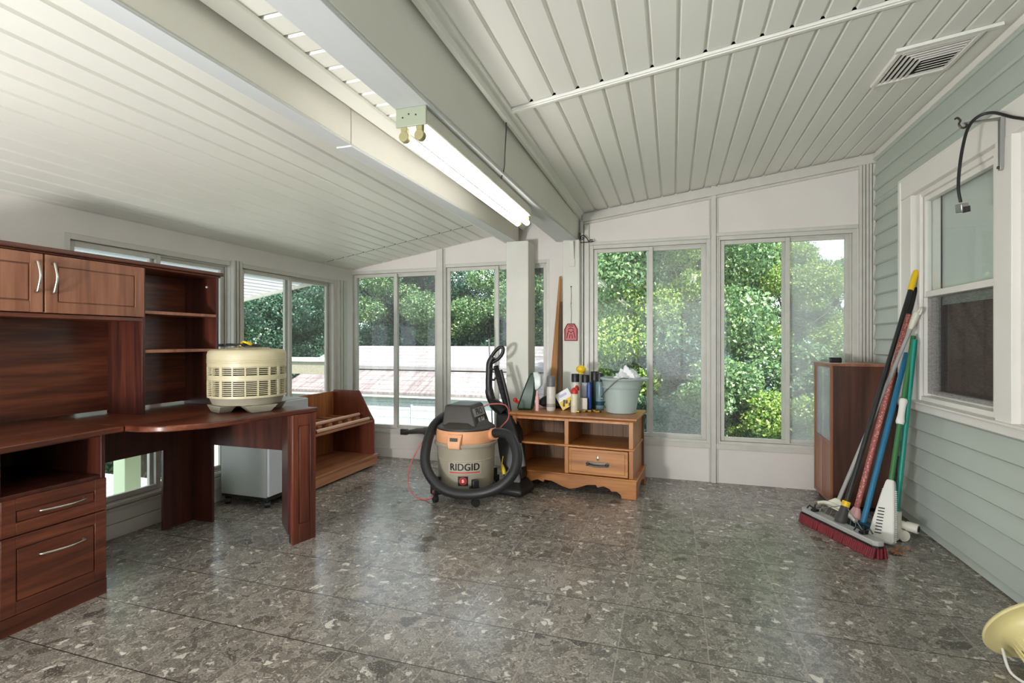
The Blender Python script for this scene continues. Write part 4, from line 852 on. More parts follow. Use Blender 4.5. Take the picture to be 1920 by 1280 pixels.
# ------------------------------------------------------------------ upright vacuum and thin rod behind
U = thing('upright_vacuum', (-1.10, 3.50, 0), 0, 'black upright vacuum cleaner with a loop handle behind the shop vacuum', 'vacuum cleaner')
b = MB(); b.rings([[(-1.235, 3.40, z0), (-1.00, 3.36, z0), (-.955, 3.56, z0), (-1.19, 3.62, z0)] for z0 in (.012, .05)] + [[(-1.21, 3.45, .09), (-1.03, 3.43, .09), (-1.0, 3.56, .10), (-1.17, 3.60, .10)]]); b.build('floor_head', 'black', U, bevel=.012, world=True)
b = MB(); b.rings([[(x-.07+.02*t, 3.44+.03*t, z), (x+.07-.03*t, 3.43+.03*t, z), (x+.07-.03*t, 3.47+.04*t, z+.01), (x-.07+.02*t, 3.48+.04*t, z+.01)] for t, x, z in ((0, -1.10, .085), (1, -1.095, .15))]); b.build('clear_hood', 'cloudgrey', U, bevel=.008, world=True)
for x in (-1.2, -1.0): b = MB(); b.cyl((x-.015, 3.60, .03), (x+.015, 3.60, .03), .03, seg=16); b.build('wheel', 'rubber', U, world=True)
b = MB(); b.rings([[(x-w, y-d, z), (x+w, y-d, z), (x+w, y+d, z), (x-w, y+d, z)] for x, y, z, w, d in ((-1.10, 3.56, .09, .075, .06), (-1.135, 3.60, .24, .085, .07), (-1.18, 3.65, .42, .085, .075), (-1.225, 3.69, .54, .06, .05))]); b.build('body', 'black', U, bevel=.014, world=True)
b = MB(); b.cyl((-1.065, 3.555, .17), (-1.105, 3.585, .33), .045, .043, 20); b.build('dust_cup', 'cloudgrey', U, world=True)
b = MB(); b.tube(spline([(-1.225, 3.69, .54), (-1.345, 3.74, .62), (-1.378, 3.75, .72), (-1.376, 3.75, .86), (-1.372, 3.75, .92), (-1.345, 3.75, .965)], 6), [.045]*6+[.034]*6+[.027]*19, 14); b.build('handle_column', 'black', U, world=True)
b = MB(); b.tube(spline([(-1.372, 3.75, .915), (-1.36, 3.75, .965), (-1.325, 3.75, 1.015), (-1.285, 3.75, 1.045), (-1.262, 3.75, 1.035), (-1.268, 3.75, .995), (-1.30, 3.75, .955), (-1.34, 3.75, .93)], 6, True), .014, 10, closed=True); b.build('handle_loop', 'black', U, world=True)
b = MB(); b.tube(spline([(-1.315, 3.73, .90), (-1.30, 3.73, .84), (-1.265, 3.72, .72), (-1.225, 3.71, .60), (-1.19, 3.70, .50), (-1.15, 3.68, .40)], 20), [.022 if i % 2 else .0195 for i in range(101)], 12); b.build('hose', 'hose', U, world=True)
b = MB(); b.tube(spline([(-1.265, 3.70, .87), (-1.235, 3.70, .76), (-1.205, 3.70, .64), (-1.17, 3.69, .48)], 8), .013, 10); b.build('wand', 'black', U, world=True)
b = MB(); b.tube(spline([(-1.36, 3.71, .885), (-1.33, 3.70, .87), (-1.312, 3.71, .89)], 6), .008, 8); b.tube(spline([(-1.36, 3.72, .80), (-1.325, 3.71, .79), (-1.308, 3.71, .81)], 6), .008, 8); b.build('cord_hook', 'black', U, world=True)
b = MB(); b.tube(spline([(-1.19, 3.54, .25), (-1.18, 3.48, .20), (-1.165, 3.47, .18)], 6), .004, 8); b.tube([(-1.178, 3.475, .195), (-1.163, 3.462, .165), (-1.155, 3.455, .135)], [.011, .017, .014], 10); b.build('yellow_plug', 'yellow', U, world=True)
RD = thing('metal_rod', (-1.40, 3.93, 0), 0, 'thin silver rod with a black grip leaning on the window behind the vacuums', 'rod')
b = MB(); b.cyl((-1.40, 3.93, .001), (-1.522, 4.135, 1.12), .006, seg=10); b.build('shaft', 'steel', RD, world=True)
b = MB(); b.tube([(-1.521, 4.134, 1.11), (-1.524, 4.140, 1.14), (-1.530, 4.150, 1.20), (-1.532, 4.153, 1.215)], [.010, .013, .012, .009], 12); b.build('grip', 'black', RD, world=True)

# ------------------------------------------------------------------ oak TV stand
TV = thing('tv_stand', (-.706, 3.614, 0), math.radians(-4.3), 'honey oak open shelf stand with one drawer below the rear windows', 'TV stand')
hw, dp = .445, .455
b = MB(); sc_ = [(-.472, 0), (-.472, .128), (.472, .128), (.472, 0), (.37, 0), (.365, .025), (.335, .045), (.30, .040), (.285, .058), (.245, .072), (.20, .058), (.19, .075), (.13, .070), (.06, .042), (0, .028), (-.06, .042), (-.13, .070), (-.19, .075), (-.20, .058), (-.245, .072), (-.285, .058), (-.30, .040), (-.335, .045), (-.365, .025), (-.37, 0)]
b.prism(sc_, 'y', -.012, .012); b.build('apron', 'oak', TV, bevel=.003)
for sx in (-1, 1):
    b = MB(); pr_ = [(.012, 0), (.012, .128), (dp+.01, .128), (dp+.01, 0), (dp-.05, 0), (dp-.07, .05), (.25, .075), (.11, .05), (.09, 0)]
    b.prism(pr_, 'x', sx*.472-(.02 if sx > 0 else 0), sx*.472+(0 if sx > 0 else .02)); b.build('side_apron', 'oak', TV, bevel=.002)
    b = MB(); b.box((sx*hw-.016, .012, .135), (sx*hw+.004, dp, .535)) if sx > 0 else b.box((sx*hw-.004, .012, .135), (sx*hw+.016, dp, .535)); b.build('side_panel', 'oakZ', TV, bevel=.002)
b = MB(); b.box((-.478, -.018, .126), (.478, dp+.01, .138)); b.build('base_moulding', 'oak', TV, bevel=.004)
b = MB(); b.box((-.478, -.020, .540), (.478, dp+.022, .560)); b.box((-.466, -.008, .530), (.466, dp+.01, .541)); b.build('top', 'oak', TV, bevel=.006)
b = MB(); b.box((-.449, .000, .138), (-.418, .02, .531)); b.box((.418, 0, .138), (.449, .02, .531)); b.box((-.042, .0, .138), (-.012, .02, .531)); b.box((-.418, .0, .512), (-.042, .02, .531)); b.box((-.012, .0, .512), (.418, .02, .531)); b.build('face_frame', 'oakZ', TV, bevel=.002)
b = MB(); b.box((-.458, -.010, .330), (.458, dp, .346)); b.build('middle_shelf', 'oak', TV, bevel=.004)
b = MB(); b.box((-.035, .02, .138), (-.019, dp-.02, .531)); b.build('divider', 'oakZ', TV)
b = MB(); b.box((-.43, dp-.016, .138), (.43, dp-.004, .53)); 
for k in range(11): b.box((-.40+.08*k, dp-.022, .138), (-.335+.08*k, dp-.014, .53))
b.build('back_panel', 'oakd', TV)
b = MB(); b.box((-.008, -.008, .144), (.414, .012, .325)); b.box((.012, -.013, .162), (.394, -.008, .307)); dr = b.build('drawer', 'oak', TV, bevel=.004)
b = MB(); b.tube(spline([(.135, -.013, .222), (.142, -.034, .222), (.17, -.040, .216), (.203, -.042, .214), (.236, -.040, .216), (.264, -.034, .222), (.271, -.013, .222)], 5), .006, 10)
for x in (.135, .271): b.ball((x, -.015, .224), .012, 12, (1.2, .5, 1)); b.ball((x, -.034, .222), .009, 12)
b.box((.12, -.0145, .205), (.286, -.0125, .240)); b.build('handle', 'pewter', dr, bevel=.002)
b = MB(); b.lathe([(.002, 0), (.013, .002), (.010, .005), (.003, .006)], (.205, -.013, .268), Matrix.Rotation(PI/2, 3, 'X'), 18); b.bm.transform(Matrix.Translation((.205, 0, .268)) @ Matrix.Diagonal((.75, 1, 1.35, 1)) @ Matrix.Translation((-.205, 0, -.268))); b.build('keyhole_plate', 'nickel', dr)

# things standing on the TV stand
ZT = .5602
def can(name, x, y, r, h, cap, mb_, mc, label, cat='spray can', cap_r=.92, dome=False, group=None):
    t_ = thing(name, (x, y, ZT), random.uniform(0, 6), label, cat, group); hb = h-cap
    MB().lathe([(r*.93, 0), (r, .004), (r, hb-.012), (r*.93, hb-.004), (r*.86, hb), (.004, hb)], seg=28).build('body', mb_, t_)
    if mb_ in ('spray', 'sprayt'): MB().lathe([(r*.99, hb*.16), (r*1.008, hb*.165), (r*1.008, hb*.30), (r*.99, hb*.305)], seg=28, caps=False).build('label_band', 'labelgrey' if mb_ == 'spray' else 'navy', t_)
    if dome: MB().lathe([(r*cap_r, hb-.001), (r*cap_r*1.02, hb+cap*.3), (r*cap_r*.85, hb+cap*.7), (r*cap_r*.45, hb+cap*.93), (.001, h)], seg=28).build('cap', mc, t_)
    else: MB().lathe([(r*cap_r, hb-.001), (r*cap_r, h-.006), (r*cap_r*.92, h), (.001, h)], seg=28).build('cap', mc, t_)
    return t_
J = thing('weed_sprayer_jug', (-1.085, 3.80, ZT), .1, 'dark green jug leaning at the left end of the oak stand', 'jug')
b = MB(); b.rings([[(x-w, -d, z), (x+w, -d, z), (x+w, d, z), (x-w, d, z)] for x, z, w, d in ((-.01, 0, .056, .045), (-.008, .02, .060, .05), (.022, .14, .048, .045), (.046, .25, .030, .035), (.05, .285, .018, .022))]); b.build('body', 'green', J, bevel=.012)
b = MB(); b.rings([[(x-w, -d, z), (x+w, -d, z), (x+w, d, z), (x-w, d, z)] for x, z, w, d in ((.075, .155, .016, .03), (.09, .19, .030, .036), (.088, .26, .030, .034), (.07, .292, .018, .02))]); b.build('cloudy_cover', 'clear', J, bevel=.008)
b = MB(); b.tube(spline([(-.045, -.02, .05), (-.07, -.035, .062), (-.083, -.045, .075)], 4), .011, 10); b.ball((-.083, -.046, .078), .017, 12); b.build('red_nozzle', 'red', J)
b = MB(); b.lathe([(.014, 0), (.0145, .10), (.012, .115), (.008, .12), (.008, .155), (.001, .157)], (-.985, 3.745, ZT), seg=18); tag(b.build('small_tube', 'pinkh'), 'slim pinkish white tube standing between the green jug and the grey capped can', 'tube')
can('spray_can', -.888, 3.79, .034, .265, .080, 'spray', 'greycap', 'pale spray can with a tall grey cap on the oak stand')
rng = random.Random(3)
b = MB(); b.ball((0, 0, 0), 1, 24); [setattr(v, 'co', Vector((v.co.x*.125*(1+.25*math.sin(7*v.co.y+3)), v.co.y*.045, max(-.04, v.co.z*.052*(1+.35*math.sin(9*v.co.x)*math.cos(5*v.co.y))))) ) for v in b.bm.verts]
for v in b.bm.verts: v.co += Vector((rng.uniform(-.006, .006), rng.uniform(-.006, .006), rng.uniform(-.005, .005)))
o = b.build('plastic_bag', 'black', loc=(-.885, 3.955, ZT+.045)); tag(o, 'crumpled black plastic bag lying behind the grey capped spray can', 'bag')
C_ = thing('cardboard_card', (-.79, 3.86, .64), 0, 'tilted white and yellow card leaning on the black bag beside the red capped can', 'card')
Mc = Matrix.Rotation(math.radians(-14), 4, 'X') @ Matrix.Rotation(math.radians(-32), 4, 'Y'); b = MB(); b.box((-.058, 0, -.062), (.058, .003, .072), Mc); b.build('sheet', 'rag', C_)
b = MB(); b.box((-.056, -.001, -.060), (.056, 0, .002), Mc); b.build('yellow_print', 'yellow', C_)
for x, z in ((-.03, -.03), (0, -.02), (.03, -.035), (.012, -.048), (-.015, -.008)):
    b = MB(); b.box((x-.008, -.002, z-.014), (x+.008, -.001, z+.012), Mc @ Matrix.Translation((x, 0, z)) @ Matrix.Rotation(.5, 4, 'Y') @ Matrix.Translation((-x, 0, -z))); b.build('dark_print', 'charcoal', C_)
b = MB(); b.box((-.03, -.001, .03), (.03, 0, .05), Mc); b.build('lilac_print', mat('lilac_ink', S(190, 190, 220), .6), C_)
can('spray_bottle', -.700, 3.755, .027, .185, .045, mat('cream_label', S(214, 208, 178), .4, var=.1, vs=40), 'red', 'small cream can with a domed red cap at the front of the oak stand', 'can', .98, True)
can('spray_bottle', -.698, 3.845, .022, .195, .040, 'white', 'red', 'white bottle with a small red cap just behind the red domed can', 'bottle', .8, True)
can('spray_can', -.728, 3.945, .032, .275, .062, 'spray', 'black', 'pale black capped spray can at the left of the black capped cans', 'spray can', .98)
can('spray_can', -.650, 3.955, .031, .268, .058, mat('grey_can', S(170, 168, 178), .35, var=.08, vs=30), 'black', 'grey black capped spray can second among the black capped cans', 'spray can', .98)
can('spray_can', -.612, 3.900, .019, .215, .012, 'blue', 'blue', 'slim blue can in front of the black capped spray cans', 'can')
can('spray_can', -.585, 4.02, .034, .292, .066, mat('dark_green_can', S(38, 52, 46), .4, var=.3, vs=40), 'black', 'dark bodied black capped spray can behind the teal one', 'spray can', .98)
can('spray_can', -.537, 3.955, .033, .285, .064, 'sprayt', 'black', 'teal grey black capped spray can next to the bucket', 'spray can', .98)
b = MB(); b.box((-.033, -.016, 0), (.033, .016, .098)); b.box((-.025, -.0175, .02), (.025, -.016, .07)); o = b.build('small_box', mat('tan_silver_box', S(182, 174, 156), .35), loc=(-.652, 3.855, ZT), bevel=.004); tag(o, 'small tan silver box standing in front of the blue can', 'box')
b = MB(); b.ball((0, 0, 0), .040, 20, (1, .8, .75)); b.lathe([(.02, -.028), (.024, -.038), (.001, -.038)], seg=18); o = b.build('yellow_lid', 'yellow', loc=(-.685, 3.952, ZT+.3135)); tag(o, 'round yellow lid resting on top of the black caps', 'lid')
for x, y, a in ((-.668, 3.742, .1), (-.625, 3.775, -.3), (-.59, 3.80, .2), (-.555, 3.815, -.2), (-.525, 3.78, .35)):
    t_ = thing('battery', (x, y, ZT+.0075), a, 'small gold and black battery lying along the front of the oak stand', 'battery', 'batteries on the oak stand')
    b = MB(); b.cyl((-.022, 0, 0), (.006, 0, 0), .0072, seg=14); b.build('gold_end', mat('gold_foil', S(206, 164, 70), .3, .6) if 'gold_foil' not in bpy.data.materials else bpy.data.materials['gold_foil'], t_)
    b = MB(); b.cyl((.0061, 0, 0), (.020, 0, 0), .0072, seg=14); b.cyl((.020, 0, 0), (.0225, 0, 0), .003, seg=10); b.build('black_end', 'inkblack', t_)
BK = thing('bucket', (-.366, 3.855, ZT), 0, 'grey green plastic bucket with a pouring lip and white rag on the oak stand', 'bucket')
def ringb(r, z, lip=0):
    out = []
    for k in range(48):
        a = 2*PI*k/48; e = max(0, math.cos(a-.15))**6*lip; out.append(((r+e)*math.cos(a), (r+e)*math.sin(a), z))
    return out
b = MB(); b.rings([ringb(.100, 0), ringb(.108, .004), ringb(.131, .180, .002), ringb(.138, .183, .004), ringb(.140, .190, .005), ringb(.135, .194, .005), ringb(.141, .238, .03), ringb(.143, .240, .032), ringb(.153, .246, .044), ringb(.156, .254, .048), ringb(.152, .260, .046), ringb(.147, .259, .043), ringb(.136, .238, .026), ringb(.128, .195), ringb(.102, .010), ringb(.002, .008)], caps=False); b.rings([ringb(.100, 0), ringb(.001, 0)], caps=False); b.build('body', 'bucket', BK)
b = MB(); b.tube(spline([(-.139, -.03, .105), (-.13, -.075, .13), (-.085, -.135, .185), (-.02, -.155, .245), (.02, -.150, .266), (.05, -.10, .262), (.06, -.05, .250)], 8), .0045, 8); b.cyl((-.132, -.032, .105), (-.148, -.034, .105), .008, seg=12); b.build('handle', 'steel', BK)
b = MB(); b.ball((0, 0, 0), 1, 40); rng = random.Random(5)
for v in b.bm.verts:
    p = v.co.copy(); q = 1+.22*math.sin(6*p.x+2*p.z)*math.cos(5*p.y+1)+.14*math.sin(11*p.y+7*p.x)+.10*math.sin(15*p.z+9*p.x)
    v.co = Vector((p.x*.085*q, p.y*.075*q, p.z*(.085 if p.z > 0 else .05)*q*(1.0 if p.z < 0 else 1-.35*abs(p.x))))
o = b.build('rag', 'rag', loc=(-.325, 3.86, ZT+.245)); tag(o, 'crumpled white rag poking out of the grey green bucket', 'cloth')
#@@PART5
# ------------------------------------------------------------------ leaning board, hanging plaque, iron bracket
WB = thing('wooden_board', (-.95, 4.14, 0), 0, 'long tapering brown board leaning beside the narrow white post', 'board')
b = MB(); b.rings([[(-1.045, 4.135, .001), (-.945, 4.11, .001), (-.905, 4.14, .001), (-1.0, 4.165, .001)], [(-.905, 4.160, 1.63), (-.893, 4.155, 1.635), (-.888, 4.165, 1.635), (-.900, 4.170, 1.63)]]); b.build('plank', 'board', WB, world=True)
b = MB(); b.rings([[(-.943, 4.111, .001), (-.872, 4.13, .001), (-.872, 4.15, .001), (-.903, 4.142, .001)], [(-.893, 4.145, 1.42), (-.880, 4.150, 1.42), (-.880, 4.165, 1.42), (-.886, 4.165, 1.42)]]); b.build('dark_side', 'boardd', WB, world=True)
PQ = thing('hanging_plaque', (-.792, 4.095, 1.165), 0, 'small pinkish red house shaped plaque hanging by a cord on the narrow white post', 'plaque')
po = [(-.052, -.07), (.052, -.07), (.052, .025), (.028, .068), (-.028, .068), (-.052, .025)]
b = MB(); b.prism(po, 'y', -.006, .004); b.build('plate', 'plaque', PQ, bevel=.003)
b = MB(); outl = [(x*.97, -.007, z*.97) for x, z in po]; b.tube(outl, .0045, 6, closed=True); b.build('border', 'plaqued', PQ)
b = MB()
for pts in ([(-.035, -.05), (-.026, -.01), (-.02, .012), (0, -.005), (.02, .012), (.026, -.01), (.035, -.05)], [(-.022, .022), (-.008, .034), (.012, .030), (.024, .02)], [(-.018, .05), (.018, .05)], [(-.012, -.05), (-.008, -.02), (.008, -.02), (.012, -.05)]): b.tube([(x, -.007, z) for x, z in pts], .0032, 6)
b.build('painted_mark', 'plaqued', PQ)
b = MB(); b.tube([(0, .001, .068), (.004, .0, .16), (-.001, .0, .22), (.003, .0, .30), (0, 0, .37)], .0016, 6); b.ball((0, .0, .372), .006, 10); b.ball((0.001, .0, .236), .004, 8); b.build('cord', 'wire', PQ)
BR = thing('scroll_bracket', (-.729, 4.155, 1.90), 0, 'small black scrolled iron bracket on the post at the end of the beam', 'bracket')
b = MB(); r_ = .0038
b.tube([(0, 0, .0), (0, 0, .085)], r_, 8); b.tube([(0, 0, .004), (.085, 0, .004), (.115, 0, .008)], r_, 8)
b.tube(spline([(.10, 0, .006), (.10, 0, .022), (.086, 0, .022), (.075, 0, .008), (.055, 0, .038), (.032, 0, .062), (.012, 0, .056), (.008, 0, .036), (.022, 0, .030), (.026, 0, .042), (.018, 0, .046)], 6), r_, 8); b.build('scroll', 'black', BR)

# ------------------------------------------------------------------ dark glass fronted cabinet
CB = thing('display_cabinet', (1.165, 3.96, 0), 0, 'dark walnut cabinet with sliding glass doors against the sage siding', 'cabinet')
x0, x1, y0, y1, zt = .978, 1.340, 3.762, 4.155, .945
MB().box((x0+.012, y0, .03), (x1, y0+.016, zt-.016)).build('side_panel', 'darkwood', CB, bevel=.001, world=True)
MB().box((x0+.012, y1-.016, .03), (x1, y1, zt-.016)).build('side_panel', 'darkwood', CB, bevel=.001, world=True)
b = MB(); b.box((x0-.004, y0-.004, zt-.016), (x1, y1+.004, zt)); b.build('top', 'doorw', CB, bevel=.002, world=True)
b = MB(); b.box((x1-.01, y0+.016, .03), (x1, y1-.016, zt-.016)); b.build('back_panel', 'darkwood', CB, world=True)
for z in (.045, .425): MB().box((x0+.02, y0+.016, z), (x1-.01, y1-.016, z+.016)).build('shelf', 'darkwood', CB, world=True)
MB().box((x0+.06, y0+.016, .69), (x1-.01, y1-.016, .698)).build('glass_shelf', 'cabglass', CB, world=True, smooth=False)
b = MB(); b.box((x0-.002, y0-.002, .03), (x0+.014, y0+.012, zt-.014)); b.box((x0-.002, y1-.014, .03), (x0+.014, y1+.002, zt-.014)); b.box((x0-.001, y0+.012, .42), (x0+.014, y1-.014, .438)); b.box((x0-.001, y0+.012, .03), (x0+.014, y1-.014, .05)); b.box((x0-.001, y0+.012, zt-.026), (x0+.014, y1-.014, zt-.015)); b.build('front_frame', 'doorw', CB, bevel=.0015, world=True)
ym = (y0+y1)/2
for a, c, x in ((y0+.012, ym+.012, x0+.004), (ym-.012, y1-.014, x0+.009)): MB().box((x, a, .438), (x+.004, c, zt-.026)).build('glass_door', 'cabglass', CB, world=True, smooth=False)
for a, c, x in ((y0+.012, ym-.006, x0+.003), (ym+.006, y1-.014, x0+.003)): MB().box((x, a, .05), (x+.012, c, .42)).build('door', 'doorw', CB, bevel=.001, world=True)
b = MB(); b.box((x0+.012, ym-.006, .05), (x0+.016, ym+.006, .42)); b.build('door_gap', 'dark', CB, world=True)
for y in (y0+.02, y1-.05):
    for x in (x0+.02, x1-.05): MB().box((x, y, 0), (x+.03, y+.03, .03)).build('foot', 'black', CB, world=True)
b = MB(); b.box((-.034, -.02, 0), (.034, .02, .030)); b.box((-.038, -.024, .024), (.03, .016, .034)); o = b.build('small_case', 'black', loc=(1.075, 4.02, zt), bevel=.004); tag(o, 'small black case lying on top of the dark walnut cabinet', 'case')

# ------------------------------------------------------------------ brooms, mops and poles leaning on the window trim
LX = 1.329
def pole(name, p0, p1, r, m, parent, seg=14): b = MB(); b.cyl(p0, p1, r, seg=seg); return b.build(name, m, parent, world=True)
PB = thing('push_broom', (.88, 3.22, 0), 0, 'wide push broom with grey block and dark red bristles with a yellow tipped black pole', 'broom')
e0, e1 = Vector((.765, 3.475, 0)), Vector((.995, 2.975, 0)); dv = (e1-e0).normalized(); nv = Vector((dv.y, -dv.x, 0))
def along(t, n, z): return e0.lerp(e1, t)+nv*n+Vector((0, 0, z))
b = MB(); ol = [(t, -.032) for t in (0.03, .5, .97)] + [(1.0, -.015), (1.0, .015)] + [(t, .032) for t in (.97, .5, .03)] + [(0, .015), (0, -.015)]
b.rings([[along(t, n, z) for t, n in ol] for z in (.062, .088)]); b.build('block', 'brushtop', PB, bevel=.005, world=True)
b = MB(); b.rings([[along(t, n*1.06, z) for t, n in ol] for z in (.052, .063)]); b.build('block_edge', 'black', PB, world=True)
b = MB(); rng = random.Random(2)
for i in range(46):
    for j in range(4):
        t = .015+.97*i/45; n = -.027+.018*j; p0 = along(t, n, .056); p1 = along(t+rng.uniform(-.006, .012), n*1.35+.006+rng.uniform(-.004, .004), .001); b.cyl(p0, p1, .0068, .0085, 6)
b.build('bristles', 'redbr', PB, world=True)
q0, q1 = Vector((.888, 3.235, .085)), Vector((LX, 3.53, 1.40))
ax = (q1-q0).normalized()
b = MB(); b.tube([q0-ax*.0, q0+ax*.075, q0+ax*.11], [.030, .022, .017], 16); b.build('socket', 'charcoal', PB, world=True)
b = MB(); b.cyl(q0+ax*.092, q0+ax*.122, .021, .021, 16); b.build('collar', 'yellow', PB, world=True)
pole('handle', q0+ax*.11, q1, .0125, 'black', PB)
gp = MB(); gp.tube([q1-ax*.012, q1+ax*.02, q1+ax*.085, q1+ax*.112, q1+ax*.118], [.0155, .0165, .0165, .013, .006], 16); gp.build('grip', 'yellow', PB, world=True)
for t in (.16, .80):
    c_ = along(t, 0, .088); bq = MB(); bq.box((-.012, -.018, -.002), (.012, .018, .012), Matrix.Translation(c_) @ Matrix.Rotation(math.atan2(dv.y, dv.x), 4, 'Z'))
    for s1, s2 in ((-1, -1), (1, 1), (-1, 1), (1, -1)): bq.tube([c_+Vector((0, 0, .008)), c_+dv*s1*.022+nv*s2*.018+Vector((0, 0, .030)), c_+dv*s1*.034+nv*s2*.024+Vector((0, 0, .008))], .0045, 6)
    bq.build('brace_clamp', 'black', PB, world=True)
    bq = MB(); bq.tube([c_+Vector((0, 0, .012)), q0+ax*.10], .0028, 6); bq.build('brace', 'steel', PB, world=True)

RK = thing('fan_rake', (.93, 3.42, 0), 0, 'white fan shaped rake with a pale pole and hooked top behind the push broom', 'rake')
r0, r1 = Vector((.935, 3.47, .12)), Vector((LX, 3.50, 1.20))
b = MB(); b.tube(spline([(.855, 3.53, .10), (.885, 3.485, .118), (.93, 3.42, .115), (.962, 3.36, .095), (.985, 3.31, .075)], 6), [.012]*25, 10); bar = b.build('bar', 'offwhite', RK, world=True)
b = MB(); b.mesh([(.925, 3.475, .155), (.945, 3.465, .155), (.975, 3.335, .085), (.865, 3.515, .105), (.93, 3.485, .150), (.95, 3.475, .150), (.985, 3.345, .08), (.875, 3.525, .10)], [(0, 1, 2, 3), (7, 6, 5, 4), (0, 3, 7, 4), (1, 5, 6, 2), (3, 2, 6, 7), (0, 4, 5, 1)]); b.build('fan', 'offwhite', RK, bevel=.004, world=True)
for k in range(9):
    t = k/8; p0 = Vector((.857, 3.528, .098)).lerp(Vector((.985, 3.31, .073)), t); b = MB(); b.tube(spline([p0, p0+Vector((-.035+.02*t, -.02-.02*t, -.035)), p0+Vector((-.075+.045*t, -.03-.03*t, -p0.z+.012)), p0+Vector((-.085+.05*t, -.025-.03*t, -p0.z+.003))], 4), .0022, 6); b.build('tine', 'steel', RK, world=True)
pole('handle', r0, r1, .0105, 'brushtop', RK)
ax = (r1-r0).normalized(); b = MB(); b.tube([r1-ax*.05, r1-ax*.02, r1+ax*.05, r1+ax*.06], [.008, .016, .020, .016], 14); b.tube(spline([r1+ax*.05, r1+ax*.085+Vector((0, -.02, 0)), r1+ax*.075+Vector((0, -.042, 0)), r1+ax*.045+Vector((0, -.040, 0))], 5), .006, 8); b.build('hook', 'offwhite', RK, world=True)

MP = thing('scrub_mop', (1.0, 3.38, 0), 0, 'scrub mop with a pink patterned pole and black looped grip', 'mop')
m0, m1 = Vector((1.005, 3.375, .115)), Vector((LX, 3.565, 1.26)); ax = (m1-m0).normalized()
pole('handle', m0, m1, .0145, 'pinkp', MP)
b = MB(); b.tube([m1-ax*.01, m1+ax*.03, m1+ax*.15, m1+ax*.19], [.016, .0175, .0165, .010], 14); b.build('grip', 'black', MP, world=True)
b = MB(); c_ = m1+ax*.215; u = Vector((0, 1, 0)); w_ = ax; b.tube([c_+u*.017*math.cos(a)+w_*.024*math.sin(a) for a in [2*PI*k/20 for k in range(20)]], .0055, 8, closed=True); b.build('loop', 'black', MP, world=True)
b = MB(); b.tube([m0+ax*.02, m0-ax*.01, m0-ax*.04, m0-ax*.055], [.018, .028, .034, .024], 18); b.build('cone', 'pinkh', MP, world=True)
b = MB(); b.tube([m0-ax*.045, m0-ax*.075, (.985, 3.36, .003)], [.030, .034, .042], 16); b.build('scrubber', 'black', MP, world=True)

BB = thing('deck_brush', (1.015, 3.30, 0), 0, 'long brush with a bright blue pole and dark blue bristles', 'brush')
b0, b1 = Vector((1.022, 3.315, .07)), Vector((LX, 3.59, 1.02)); pole('handle', b0, b1, .0145, 'bluep', BB)
b = MB(); Mb = Matrix.Translation((1.035, 3.30, 0)) @ Matrix.Rotation(math.radians(-55), 4, 'Z'); b.box((-.085, -.03, .045), (.085, .03, .075), Mb); b.build('block', 'navy', BB, bevel=.006, world=True)
b = MB(); 
for i in range(16):
    for j in range(5): b.cyl(Mb @ Vector((-.078+.0104*i, -.024+.012*j, .05)), Mb @ Vector((-.084+.0112*i, -.030+.015*j, .001)), .004, .0055, 6)
b.build('bristles', 'navy', BB, world=True)

GB = thing('cobweb_brush', (1.08, 3.19, 0), 0, 'tapered white slotted plastic brush with a green pole and white hand grip', 'brush')
g0, g1 = Vector((1.068, 3.195, .0)), Vector((LX, 3.50, 1.12)); ax = (g1-g0).normalized(); sd_ = Vector((.80, -.60, 0)); fr_ = ax.cross(sd_).normalized()
def slab(t, w, d): c_ = g0+ax*t; return [c_-sd_*w-fr_*d, c_+sd_*w-fr_*d, c_+sd_*w+fr_*d, c_-sd_*w+fr_*d]
b = MB(); b.rings([slab(.012, .052, .018), slab(.03, .060, .024), slab(.12, .050, .026), slab(.26, .032, .024), slab(.335, .020, .020), slab(.35, .016, .016)]); bd = b.build('body', 'white', GB, bevel=.007, world=True)
b = MB()
for k in range(9):
    t = .055+.0165*k; c_ = g0+ax*t-fr_*.0265
    sgn = -1 if fr_.dot(Vector((0, -1, 0))) < 0 else 1
    for sg in (-1, 1):
        c_ = g0+ax*t+fr_*.0262*sg-sd_*(.012-.03*0); b.mesh([c_+sd_*x+ax*z+fr_*y for x, y, z in ((-.017, -.002, -.003), (.012, -.002, -.001), (.012, -.002, .004), (-.017, -.002, .002), (-.017, .002, -.003), (.012, .002, -.001), (.012, .002, .004), (-.017, .002, .002))], [(0, 1, 2, 3), (7, 6, 5, 4), (0, 4, 5, 1), (1, 5, 6, 2), (2, 6, 7, 3), (3, 7, 4, 0)])
build_world(b, 'slots', 'dark', bd)
b = MB()
for k in range(26):
    t = .03+.0105*k; w = .060-(.060-.030)*max(0, (t-.03)/.25)
    for sg in (-1, 1): b.cyl(g0+ax*t+sd_*sg*(w-.003), g0+ax*t+sd_*sg*(w+.006), .0032, .0024, 6)
build_world(b, 'teeth', 'white', bd)
pole('handle', g0+ax*.34, g1, .0125, 'greenp', GB)
b = MB(); b.tube([g0+ax*t for t in (.665, .68, .72, .77, .80, .812)], [.017, .021, .0165, .0165, .021, .017], 16); b.build('hand_grip', 'white', GB, world=True)

